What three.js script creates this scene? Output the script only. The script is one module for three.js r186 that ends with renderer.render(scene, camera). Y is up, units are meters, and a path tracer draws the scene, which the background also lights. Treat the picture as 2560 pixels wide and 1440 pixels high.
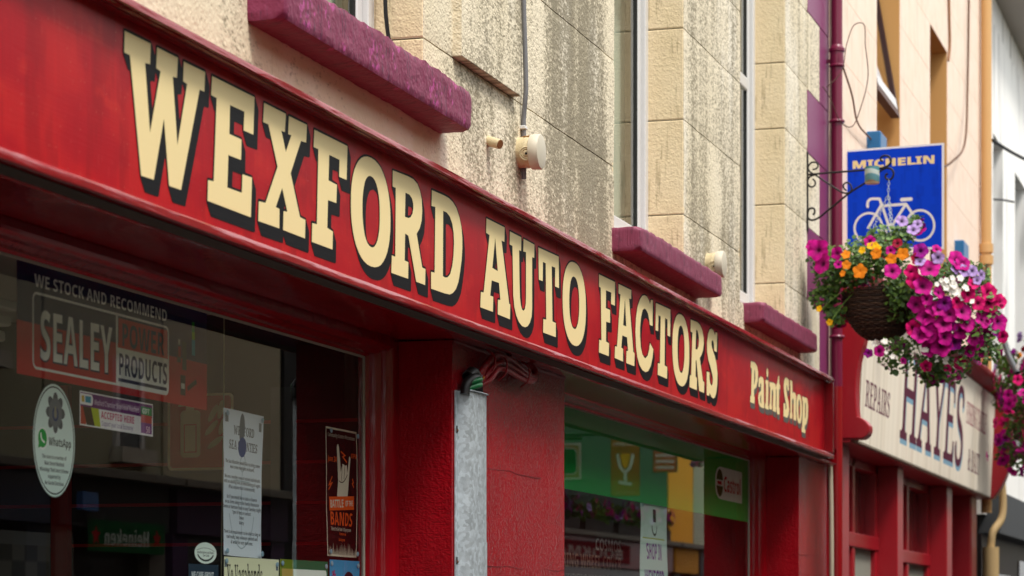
import * as THREE from 'three';
import { mergeGeometries, mergeVertices, toCreasedNormals } from 'three/addons/utils/BufferGeometryUtils.js';
import { RoundedBoxGeometry } from 'three/addons/geometries/RoundedBoxGeometry.js';

// ---------------------------------------------------------------- camera, sky, sun, exposure
const scene = new THREE.Scene();
const W = 1024, H = 576;
// x runs along the shopfront, y is up, +z is the street side. z = 0 is the front edge of the painted sign.
const camera = new THREE.PerspectiveCamera(2 * Math.atan(720 / 6418) * 180 / Math.PI, W / H, 0.1, 400);
const yaw = Math.atan(1922 / 6418);
camera.position.set(0, 1.6, 2.794);
camera.lookAt(Math.cos(yaw) * 10, 1.6, 2.794 - Math.sin(yaw) * 10);
camera.setViewOffset(W, H, 0, 288 - 619.6, W, H);      // a risen lens: the verticals stay upright
camera.focus = 9.9;
camera.userData.fStop = 5.2;
scene.add(camera);
const renderer = new THREE.WebGLRenderer({ antialias: true });
renderer.setSize(W, H);
renderer.toneMapping = THREE.LinearToneMapping;
renderer.toneMappingExposure = 2.5;
renderer.shadowMap.enabled = true;

function rngOf(seed) { let a = seed >>> 0; return () => { a = (a + 0x6D2B79F5) | 0; let t = Math.imul(a ^ (a >>> 15), 1 | a); t = (t + Math.imul(t ^ (t >>> 7), 61 | t)) ^ t; return ((t ^ (t >>> 14)) >>> 0) / 4294967296; }; }
const NT = (() => { const r = rngOf(77), a = new Float32Array(65536); for (let i = 0; i < 65536; i++) a[i] = r(); return a; })();
const lat = (i, j) => NT[((i & 255) * 256 + (j & 255))];
function vnoise(x, y) {
  const i = Math.floor(x), j = Math.floor(y), fx = x - i, fy = y - j;
  const a = fx * fx * (3 - 2 * fx), b = fy * fy * (3 - 2 * fy);
  const p = lat(i, j), q = lat(i + 1, j), r = lat(i, j + 1), s = lat(i + 1, j + 1);
  return p + (q - p) * a + (r - p) * b + (p - q - r + s) * a * b;
}
function fbm(x, y, o = 4) { let s = 0, w = .5, n = 0; for (let k = 0; k < o; k++) { s += w * vnoise(x + k * 17.3, y + k * 9.1); n += w; x *= 2.03; y *= 2.03; w *= .5; } return s / n; }
const sstep = (a, b, x) => { const t = Math.min(1, Math.max(0, (x - a) / (b - a))); return t * t * (3 - 2 * t); };
const mix = (a, b, t) => a + (b - a) * t;

// overcast sky: bright cloud layer, softly mottled
const SKW = 512, SKH = 256, skyData = new Float32Array(SKW * SKH * 4);
for (let j = 0; j < SKH; j++) for (let i = 0; i < SKW; i++) {
  const el = (j + .5) / SKH * Math.PI - Math.PI / 2, az = (i + .5) / SKW * Math.PI * 2;
  const up = Math.max(0, Math.sin(el));
  const n = fbm(Math.cos(az) * Math.cos(el) * 2.2 + 9, Math.sin(az) * Math.cos(el) * 2.2 + up * 1.5 + 5, 4);
  const b = (0.33 + .72 * up) * (.8 + .4 * n);
  const k = (j * SKW + i) * 4;
  if (el < -0.02) { skyData[k] = .25; skyData[k + 1] = .25; skyData[k + 2] = .24; } else { skyData[k] = b * .99; skyData[k + 1] = b * .995; skyData[k + 2] = b * 1.0; }
  skyData[k + 3] = 1;
}
const sky = new THREE.DataTexture(skyData, SKW, SKH, THREE.RGBAFormat, THREE.FloatType);
sky.mapping = THREE.EquirectangularReflectionMapping; sky.magFilter = THREE.LinearFilter; sky.minFilter = THREE.LinearFilter; sky.needsUpdate = true;
scene.background = sky; scene.environment = sky;

const sun = new THREE.DirectionalLight(0xfff8ee, 1.5);
sun.position.set(8 - 5, 20, 8.5); sun.target.position.set(8, 2, 0);
sun.castShadow = true; sun.shadow.radius = 26; sun.shadow.mapSize.set(2048, 2048);
Object.assign(sun.shadow.camera, { left: -25, right: 35, top: 25, bottom: -25, near: .5, far: 80 });
scene.add(sun, sun.target);

// ---------------------------------------------------------------- helpers
const taken = new Map();
const numbered = (n) => { const k = taken.get(n) ?? 0; taken.set(n, k + 1); return k ? `${n}_${String(k).padStart(3, '0')}` : n; };
const bases = new WeakMap();
const basePos = (o) => bases.get(o) ?? new THREE.Vector3();
function thing(name, label, category, base = [0, 0, 0], group) {
  const o = new THREE.Group(); o.name = numbered(name); o.position.set(...base); bases.set(o, o.position.clone());
  o.userData = { label, category }; if (group) o.userData.group = group;
  scene.add(o); return o;
}
function shade(m) { m.castShadow = true; m.receiveShadow = true; return m; }
// geometry is given in metres of the place; a part keeps it relative to its thing's base
function part(name, geo, mat, parent, label) {
  const b = basePos(parent); geo.translate(-b.x, -b.y, -b.z);
  const m = shade(new THREE.Mesh(geo, mat)); m.name = name; parent.add(m); bases.set(m, b);
  if (label) m.userData.label = label;
  return m;
}
function single(name, label, category, geo, mat, group) {
  geo.computeBoundingBox(); const c = new THREE.Vector3(); geo.boundingBox.getCenter(c); c.y = geo.boundingBox.min.y;
  geo.translate(-c.x, -c.y, -c.z);
  const m = shade(new THREE.Mesh(geo, mat)); m.name = numbered(name); m.position.copy(c); m.userData = { label, category }; if (group) m.userData.group = group;
  scene.add(m); return m;
}
function structure(name, geo, mat) { const m = shade(new THREE.Mesh(geo, mat)); m.name = numbered(name); m.userData = { kind: 'structure' }; scene.add(m); return m; }
// uv in metres, by the way a face points
function boxUV(g, s = 1) {
  if (g.index) g = g.toNonIndexed();
  const p = g.attributes.position, uv = new Float32Array(p.count * 2);
  const a = new THREE.Vector3(), b = new THREE.Vector3(), c = new THREE.Vector3();
  for (let i = 0; i < p.count; i += 3) {
    a.fromBufferAttribute(p, i); b.fromBufferAttribute(p, i + 1); c.fromBufferAttribute(p, i + 2);
    const n = b.clone().sub(a).cross(c.clone().sub(a)); const nx = Math.abs(n.x), ny = Math.abs(n.y), nz = Math.abs(n.z);
    for (let k = 0; k < 3; k++) { const x = p.getX(i + k), y = p.getY(i + k), z = p.getZ(i + k);
      const q = nz >= nx && nz >= ny ? [x, y] : nx >= ny ? [z + 31.7, y] : [x, z + 13.3];
      uv[(i + k) * 2] = q[0] * s; uv[(i + k) * 2 + 1] = q[1] * s; }
  }
  g.setAttribute('uv', new THREE.BufferAttribute(uv, 2)); return g;
}
function box(x0, x1, y0, y1, z0, z1, r = 0) {
  const w = x1 - x0, h = y1 - y0, d = z1 - z0;
  const g = r ? new RoundedBoxGeometry(w, h, d, 2, Math.min(r, w / 2.1, h / 2.1, d / 2.1)) : new THREE.BoxGeometry(w, h, d);
  g.translate((x0 + x1) / 2, (y0 + y1) / 2, (z0 + z1) / 2); return boxUV(g);
}
const merge = (a) => mergeGeometries(a.map((g) => (g.index ? g.toNonIndexed() : g)).map((g) => { for (const k of Object.keys(g.attributes)) if (!['position', 'normal', 'uv', 'color'].includes(k)) g.deleteAttribute(k); return g; }));
// a moulding: profile points [z, y] swept along x (open profile), with small handmade waviness
function sweepX(profile, x0, x1, segs = 60, wob = 0, seed = 1, caps = true) {
  const n = profile.length, pos = [], uv = [], idx = [];
  let L = [0]; for (let k = 1; k < n; k++) L.push(L[k - 1] + Math.hypot(profile[k][0] - profile[k - 1][0], profile[k][1] - profile[k - 1][1]));
  for (let i = 0; i <= segs; i++) { const x = mix(x0, x1, i / segs);
    for (let k = 0; k < n; k++) { const e = k === 0 || k === n - 1 ? 0 : 1;
      pos.push(x, profile[k][1] + e * wob * (fbm(x * 3.1 + seed * 7, k * 1.7 + seed) - .5) * 2, profile[k][0] + e * wob * (fbm(x * 2.7 + 40 + seed * 3, k * 2.3 + seed) - .5) * 2); uv.push(x, L[k]); } }
  for (let i = 0; i < segs; i++) for (let k = 0; k < n - 1; k++) { const a = i * n + k, b = a + n; idx.push(a, b, a + 1, a + 1, b, b + 1); }
  const g = new THREE.BufferGeometry(); g.setAttribute('position', new THREE.Float32BufferAttribute(pos, 3)); g.setAttribute('uv', new THREE.Float32BufferAttribute(uv, 2)); g.setIndex(idx);
  let out = toCreasedNormals(g, .45);
  if (caps) { const sh = new THREE.Shape(profile.map(([z, y]) => new THREE.Vector2(z, y)));
    for (const x of [x0, x1]) { const c = new THREE.ShapeGeometry(sh).toNonIndexed(); const p = c.attributes.position; for (let i = 0; i < p.count; i++) p.setXYZ(i, x, p.getY(i), p.getX(i)); c.computeVertexNormals(); out = merge([out, c]); } }
  return out;
}
// profile [x, z] swept along y
function sweepY(profile, y0, y1, segs = 20, wob = 0, seed = 1) {
  const g = sweepX(profile.map(([x, z]) => [z, x]), y0, y1, segs, wob, seed, true); const p = g.attributes.position;
  for (let i = 0; i < p.count; i++) p.setXYZ(i, p.getY(i), p.getX(i), p.getZ(i));
  const uv = g.attributes.uv; for (let i = 0; i < uv.count; i++) uv.setXY(i, uv.getY(i), uv.getX(i));
  const q = g.index ? g.toNonIndexed() : g; q.computeVertexNormals(); return toCreasedNormals(q, .5);
}
const V3 = (a) => new THREE.Vector3(...a);
function tube(pts, r, segs = 40, sides = 8, closed = false) { return new THREE.TubeGeometry(new THREE.CatmullRomCurve3(pts.map(V3), closed, 'centripetal'), segs, r, sides, closed).toNonIndexed(); }
function rod(a, b, r0, r1 = r0, sides = 14) { const A = V3(a), B = V3(b), d = B.clone().sub(A); const g = new THREE.CylinderGeometry(r1, r0, d.length(), sides); g.applyQuaternion(new THREE.Quaternion().setFromUnitVectors(new THREE.Vector3(0, 1, 0), d.clone().normalize())); g.translate((A.x + B.x) / 2, (A.y + B.y) / 2, (A.z + B.z) / 2); return g.toNonIndexed(); }
function lathe(pts, axis, at, n = 32) { const g = new THREE.LatheGeometry(pts.map(([r, h]) => new THREE.Vector2(r, h)), n); g.applyQuaternion(new THREE.Quaternion().setFromUnitVectors(new THREE.Vector3(0, 1, 0), V3(axis).normalize())); g.translate(...at); return toCreasedNormals(g, .6); }

// ---------------------------------------------------------------- textures and materials
function tex(w, h, fn, { srgb = true, rx = 1, ry = 1, clamp = false } = {}) {
  const d = new Uint8Array(w * h * 4);
  for (let j = 0; j < h; j++) for (let i = 0; i < w; i++) { const c = fn(i, j), k = (j * w + i) * 4; if (typeof c === 'number') { d[k] = d[k + 1] = d[k + 2] = Math.max(0, Math.min(255, c * 255)); } else { for (let q = 0; q < 3; q++) d[k + q] = Math.max(0, Math.min(255, c[q] * 255)); } d[k + 3] = 255; }
  const t = new THREE.DataTexture(d, w, h, THREE.RGBAFormat); t.magFilter = THREE.LinearFilter; t.minFilter = THREE.LinearMipmapLinearFilter; t.generateMipmaps = true;
  t.wrapS = t.wrapT = clamp ? THREE.ClampToEdgeWrapping : THREE.RepeatWrapping; t.repeat.set(rx, ry); if (srgb) t.colorSpace = THREE.SRGBColorSpace; t.needsUpdate = true; return t;
}
const lerp3 = (a, b, t) => [mix(a[0], b[0], t), mix(a[1], b[1], t), mix(a[2], b[2], t)];
const hex = (s) => [parseInt(s.slice(1, 3), 16) / 255, parseInt(s.slice(3, 5), 16) / 255, parseInt(s.slice(5, 7), 16) / 255];
const std = (o) => new THREE.MeshStandardMaterial({ roughness: .8, ...o });
const phys = (o) => new THREE.MeshPhysicalMaterial({ roughness: .5, ...o });
// bump maps (repeat = once a metre unless said)
const bumpRough = tex(512, 512, (i, j) => .55 * fbm(i / 7, j / 7, 2) + .45 * fbm(i / 2.6, j / 2.6, 1), { srgb: false });
const bumpPlaster = tex(512, 512, (i, j) => .6 * fbm(i / 40, j / 40, 4) + .4 * fbm(i / 6, j / 6, 2), { srgb: false });
const bumpBrushV = tex(512, 512, (i, j) => fbm(i / 2.2, j / 60, 3), { srgb: false, rx: 1.5, ry: 1.5 });
const bumpBrushH = tex(512, 512, (i, j) => fbm(i / 60, j / 2.5, 3), { srgb: false, rx: 1.5, ry: 1.5 });
const bumpStipple = tex(512, 512, (i, j) => { const a = fbm(i / 9, j / 5, 2), b = fbm(i / 4 + 50, j / 9 + 8, 2); return .5 * Math.pow(1 - Math.abs(2 * a - 1), 2) + .5 * b; }, { srgb: false, rx: 1.2, ry: 1.2 });
// red gloss paints: faded and brushed over in patches
const redTex = tex(1024, 512, (i, j) => {
  const a = fbm(i / 90, j / 60, 4), b = fbm(i / 26 + 30, j / 90 + 7, 3), s = fbm(i / 3, j / 90, 2);
  let c = lerp3(hex('#a30a1a'), hex('#b2181d'), sstep(.42, .72, a)); c = lerp3(c, hex('#8a0a16'), sstep(.55, .8, b) * .5);
  c = lerp3(c, hex('#bc2a22'), sstep(.6, .78, fbm(i / 50 + 90, j / 34 + 44, 4)) * .55);
  const k = .97 + .06 * s; const d = NT[(i * 131 + j * 977) & 65535] > .9994 ? [.78, .62, .5] : null;
  if (!d && fbm(i / 1.6 + 300, j / 26 + 9, 2) > .86 && fbm(i / 80 + 5, j / 80, 2) > .52) return lerp3(c, [.75, .42, .34], .45);
  return d ?? [c[0] * k, c[1] * k, c[2] * k];
}, { rx: .4, ry: .8 });
const redDeep = tex(512, 512, (i, j) => { const a = fbm(i / 60, j / 80, 4), s = fbm(i / 3, j / 50, 2); const c = lerp3(hex('#860914'), hex('#970e1a'), a); const k = .96 + .08 * s; return [c[0] * k, c[1] * k, c[2] * k]; });
const M = {};
M.signRed = phys({ map: redTex, roughness: .3, bumpMap: bumpBrushH, bumpScale: .0002, specularIntensity: .16 });
M.trimRed = phys({ map: redDeep, roughness: .22, bumpMap: bumpBrushH, bumpScale: .001, specularIntensity: .7 });
M.frameRed = phys({ map: redDeep, roughness: .16, bumpMap: bumpBrushV, bumpScale: .001, specularIntensity: .8 });
M.pilasterRed = phys({ map: redDeep, roughness: .26, bumpMap: bumpStipple, bumpScale: .0026, specularIntensity: .28 });
M.reveal = phys({ map: redDeep, roughness: .24, bumpMap: bumpBrushV, bumpScale: .003 });
M.soffitRed = phys({ map: redDeep, roughness: .18, bumpMap: bumpPlaster, bumpScale: .0025, specularIntensity: .6 });
M.soffitGrey = std({ color: 0x4a443a, roughness: .8, bumpMap: bumpPlaster, bumpScale: .002 });
M.cream = phys({ color: 0xead59e, specularIntensity: .3, roughness: .5, bumpMap: bumpBrushH, bumpScale: .0002 });
M.black = phys({ color: 0x0b0c10, specularIntensity: .2, roughness: .5, bumpMap: bumpBrushH, bumpScale: .0003 });
M.greyPaint = phys({ color: 0x55524c, roughness: .5 });
// upper wall: cream masonry paint with black mould speckle that runs down in streaks
const WX0 = 1, WX1 = 17.6, WY0 = 2.9, WY1 = 5.9, WTW = 2048, WTH = 768;
const band = (x, a, b, w) => sstep(a - w, a + w, x) * (1 - sstep(b - w, b + w, x));
const wallTex = tex(WTW, WTH, (i, j) => {
  const x = mix(WX0, WX1, i / WTW), y = mix(WY0, WY1, j / WTH);
  let dens = .2 + .34 * band(x, 10.45, 11.45, .12) + .14 * band(x, 9.35, 10.0, .12) + .24 * band(x, 13.1, 14.45, .14) + .1 * band(x, 15.95, 16.6, .15);
  const streak = fbm(x * 11, y * .55 + 4, 4), patch = fbm(x * 1.6 + 3, y * 1.1, 4), runs = fbm(x * 30 + 7, y * .9 + 20, 3);
  dens += .34 * (streak - .5) + .4 * (patch - .5) + .16 * (runs - .5);
  if (x < 8.85) dens -= .14;
  dens += .16 * sstep(.5, .75, fbm(x * 2.4 + 11, y * 2.4 + 5, 4)) * (1 - sstep(3.5, 3.9, y));
  dens -= .3 * band(x, 13.7, 13.98, .08) * (1 - sstep(3.9, 4.25, y));
  const g = NT[(i * 7919 + j * 104729 + ((i * j) & 1023)) & 65535], g2 = fbm(x * 55, y * 120, 2);
  const st = sstep(-.2, .22, dens - (g * .3 + g2 * .7) * .95 + .04);
  const base = lerp3(hex('#e4dac4'), hex('#d6c9aa'), fbm(x * 1.7 + 8, y * 1.1 + 3, 4));
  const worn = lerp3(base, hex('#e9e2d2'), sstep(.55, .75, fbm(x * 4 + 70, y * 1.2 + 30, 3)) * .6);
  return lerp3(worn, hex('#6c6450'), st * .74);
}, { clamp: true });
const wallUV = (g) => { g = boxUV(g); const p = g.attributes.position, uv = g.attributes.uv, n = g.attributes.normal; for (let i = 0; i < p.count; i++) { const x = Math.abs(n.getX(i)) > .7 ? p.getX(i) + p.getZ(i) * .8 : p.getX(i); uv.setXY(i, (x - WX0) / (WX1 - WX0), (p.getY(i) - WY0) / (WY1 - WY0)); } return g; };
const wb = bumpRough.clone(); wb.repeat.set((WX1 - WX0), (WY1 - WY0)); wb.needsUpdate = true;
const wbp = bumpPlaster.clone(); wbp.repeat.set((WX1 - WX0), (WY1 - WY0)); wbp.needsUpdate = true;
M.wallRough = std({ map: wallTex, roughness: .93, bumpMap: wb, bumpScale: .0042 });
M.wallSmooth = std({ map: wallTex, roughness: .9, bumpMap: wbp, bumpScale: .005 });
const ochreTex = tex(512, 512, (i, j) => { const a = fbm(i / 70, j / 90, 4), s = fbm(i / 5, j / 60, 3); let c = lerp3(hex('#e6d4b2'), hex('#dcc7a0'), a); c = lerp3(c, hex('#6a5c40'), sstep(.55, .8, s) * .35 * sstep(.4, .7, fbm(i / 40 + 9, j / 80, 3)) + (NT[(i * 613 + j * 2741) & 65535] > .93 ? .18 : 0)); return c; });
M.revealOchre = std({ map: ochreTex, roughness: .9, bumpMap: bumpRough, bumpScale: .003 });
M.joint = std({ color: 0xa0937a, roughness: 1 });
const plumTex = tex(512, 512, (i, j) => { const a = fbm(i / 45, j / 45, 4), b = fbm(i / 14 + 9, j / 14 + 3, 3); let c = lerp3(hex('#741d42'), hex('#80264c'), a); c = lerp3(c, hex('#a83c7e'), sstep(.55, .68, b) * sstep(.64, .71, fbm(i / 70 + 33, j / 70 + 5, 3))); c = lerp3(c, hex('#4a1230'), sstep(.62, .78, fbm(i / 8 + 3, j / 30 + 77, 3)) * .6); return c; }, { rx: 1.6, ry: 1.6 });
M.sill = phys({ map: plumTex, roughness: .6, bumpMap: bumpPlaster, bumpScale: .005 });
M.sillMauve = phys({ map: tex(512, 512, (i, j) => { const a = fbm(i / 50, j / 50, 4), s = fbm(i / 4, j / 40, 3); let c = lerp3(hex('#762846'), hex('#853552'), .5 * a + .5 * s); c = lerp3(c, hex('#5a2038'), sstep(.6, .75, fbm(i / 10 + 5, j / 24, 3)) * .5); return lerp3(c, hex('#9a6b7e'), sstep(.66, .8, fbm(i / 18 + 50, j / 9, 4)) * .4); }, { rx: 1.3, ry: 1.3 }), roughness: .62, bumpMap: bumpBrushV, bumpScale: .002 });
M.plum = phys({ color: 0x7d2f60, roughness: .45, bumpMap: bumpBrushV, bumpScale: .0006 });
M.pipePlum = phys({ color: 0x6f1838, roughness: .3 });
M.pipeRed = phys({ color: 0x8a0f16, roughness: .28 });
M.pvc = phys({ color: 0xcfcfce, roughness: .32 });
M.glass = phys({ color: 0xf6faf7, roughness: 0, transmission: 1, thickness: 0, ior: 1.42 });
M.galv = (() => { const t = tex(512, 512, (i, j) => { const wx = i + 14 * fbm(i / 15, j / 15, 2), wy = j + 14 * fbm(i / 15 + 40, j / 15 + 9, 2); let bd = 1e9, bv = 0; const ci = Math.floor(wx / 22), cj = Math.floor(wy / 22); for (let p = -1; p < 2; p++) for (let q = -1; q < 2; q++) { const hx = lat(ci + p, cj + q), hy = lat(ci + p + 57, cj + q + 91); const d = (wx - (ci + p + hx) * 22) ** 2 + (wy - (cj + q + hy) * 22) ** 2; if (d < bd) { bd = d; bv = lat(ci + p + 131, cj + q + 17); } } const v = .66 + .16 * bv + .12 * (fbm(i / 40, j / 50, 3) - .5) + .05 * (fbm(i / 3, j / 3, 1) - .5); return [v * .95, v, v * 1.035]; }, { rx: 3, ry: 3 }); return phys({ map: t, metalness: .3, roughness: .4 }); })();
M.caulk = std({ color: 0xb7b1a2 });
M.rubber = phys({ color: 0x131313, roughness: .5 });
M.greenCable = phys({ color: 0x0a6434, roughness: .4 });
M.yellowCable = phys({ color: 0xc9960a, roughness: .5 });
M.greyCable = phys({ color: 0x6d6d70, roughness: .55 });
M.iron = phys({ color: 0x1a1615, roughness: .55, metalness: .4 });
M.ventCream = phys({ color: 0xc9b993, roughness: .6, bumpMap: bumpPlaster, bumpScale: .002 });
M.ventCap = phys({ color: 0xc3bba8, roughness: .55 });
M.lichen = std({ color: 0xb57a14, roughness: 1 });
const peachTex = tex(512, 512, (i, j) => { const a = fbm(i / 90, j / 90, 3), s = fbm(i / 4, j / 70, 3); return lerp3(lerp3(hex('#f0dccd'), hex('#e9cfb8'), .6 * a + .4 * s), hex('#b59a84'), sstep(.62, .8, fbm(i / 9 + 3, j / 120, 3)) * .45); });
M.peach = std({ map: peachTex, roughness: .85, bumpMap: bumpPlaster, bumpScale: .002 });
M.ochre = std({ color: 0xc8985a, roughness: .8 });
M.brown = phys({ color: 0x35191a, roughness: .45 });
M.whiteWall = (() => std({ map: tex(256, 256, (i, j) => { const v = .95 + .04 * fbm(i / 30, j / 60, 4) - .2 * sstep(.55, .8, fbm(i / 8, j / 70, 3)); return [v, v, v * .985]; }, { rx: .25, ry: .25 }), roughness: .85 }))();
M.hayesRed = phys({ color: 0x9c1220, roughness: .35, bumpMap: bumpBrushV, bumpScale: .0008 });
M.dark = std({ color: 0x0d0c0c, roughness: .9 });
M.slate = std({ color: 0x2c2a2c, roughness: .6 });
// canvases for print
function print(w, h, draw, { rough = .9, spec = .15 } = {}) { const c = document.createElement('canvas'); c.width = w; c.height = h; const g = c.getContext('2d'); draw(g, w, h); const t = new THREE.CanvasTexture(c); t.colorSpace = THREE.SRGBColorSpace; t.anisotropy = 8; return phys({ map: t, roughness: rough, specularIntensity: spec }); }
function text(g, s, x, y, size, { font = 'sans-serif', weight = 'bold', w, fill = '#fff', align = 'left', stroke, lw = 2, skew = 0 } = {}) { g.save(); g.font = `${weight} ${size}px ${font}`; const m = g.measureText(s).width; const k = w ? w / m : 1; g.translate(x, y); g.transform(1, skew, 0, 1, 0, 0); g.scale(k, 1); g.textAlign = 'left'; const ox = align === 'center' ? -m / 2 : align === 'right' ? -m : 0; if (stroke) { g.strokeStyle = stroke; g.lineWidth = lw; g.strokeText(s, ox, 0); } g.fillStyle = fill; g.fillText(s, ox, 0); g.restore(); }
// a flat sheet facing the street (+z), uv 0..1, slightly curled, with paper thickness
function sheet(x0, x1, y0, y1, z, { curl = .004, seed = 1, tilt = 0, n = 8 } = {}) {
  const g = new THREE.PlaneGeometry(x1 - x0, y1 - y0, n, n); const p = g.attributes.position; const cx = (x0 + x1) / 2, cy = (y0 + y1) / 2;
  for (let i = 0; i < p.count; i++) { const x = p.getX(i), y = p.getY(i); const c = Math.cos(tilt), s = Math.sin(tilt); p.setXYZ(i, cx + x * c - y * s, cy + x * s + y * c, z - curl * fbm((cx + x) * 7 + seed * 5, (cy + y) * 5 + seed, 2)); }
  g.computeVertexNormals(); return g;
}
// ---------------------------------------------------------------- ground
{
  const asphalt = std({ map: tex(512, 512, (i, j) => { const v = .17 + .08 * fbm(i / 3, j / 3, 2) + .05 * fbm(i / 60, j / 60, 3); return [v, v, v]; }), roughness: .95 });
  const paving = std({ map: tex(512, 512, (i, j) => { const e = (i % 128 < 3) || (j % 128 < 3); const v = e ? .16 : .22 + .08 * fbm(i / 20, j / 20, 3); return [v, v * .98, v * .94]; }), roughness: .9 });
  const plane = (x0, x1, z0, z1, y) => { const g = new THREE.PlaneGeometry(x1 - x0, z1 - z0); g.rotateX(-Math.PI / 2); g.translate((x0 + x1) / 2, y, (z0 + z1) / 2); return boxUV(g); };
  structure('ground', plane(-150, 250, -150, 150, -.13), std({ color: 0x6c665c }));
  structure('road', box(-40, 120, -.126, -.004, 1.2, 3.7), asphalt);
  structure('pavement', box(-40, 120, -.12, .0, -.5, 1.2), paving);
  structure('pavement', box(-40, 120, -.12, .0, 3.7, 5.4), paving);
}
// ---------------------------------------------------------------- painted fascia sign
const SX0 = 1.6, SX1 = 16.67;
const sign = thing('fascia_sign', 'long red painted shop fascia with cream block letters shadowed in black', 'sign', [9, 2.65, -.1]);
{
  const joints = [SX0, 3.9, 10.155, 16.62];
  joints.slice(0, -1).forEach((a, i) => part('sign_board', box(a + (i ? .0026 : 0), joints[i + 1] - .0026, 2.676, 3.152, -.078, -.055), M.signRed, sign));
  part('backing', box(SX0, 16.6, 2.68, 3.15, -.18, -.079), M.frameRed, sign);
  part('cornice', sweepX([[-.182, 3.192], [-.01, 3.178], [-.001, 3.1755], [.0, 3.172], [.0, 3.157], [-.002, 3.1555], [-.008, 3.1545], [-.0105, 3.158], [-.014, 3.158], [-.016, 3.153], [-.026, 3.1505], [-.029, 3.154], [-.033, 3.154], [-.036, 3.149], [-.045, 3.147], [-.0545, 3.146], [-.182, 3.146]], SX0, SX1, 220, .0022, 3), M.trimRed, sign);
  part('bead_moulding', sweepX([[-.182, 2.684], [-.0545, 2.689], [-.046, 2.6885], [-.016, 2.683], [-.006, 2.679], [-.001, 2.672], [.0, 2.664], [-.001, 2.654], [-.005, 2.6505], [-.012, 2.65], [-.014, 2.656], [-.022, 2.657], [-.024, 2.65], [-.09, 2.65], [-.182, 2.66]], SX0, SX1 - .01, 220, .0016, 5), M.trimRed, sign);
  part('end_board', box(16.622, SX1 - .004, 2.6895, 3.1455, -.18, -.001, .004), M.trimRed, sign);
}
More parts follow.
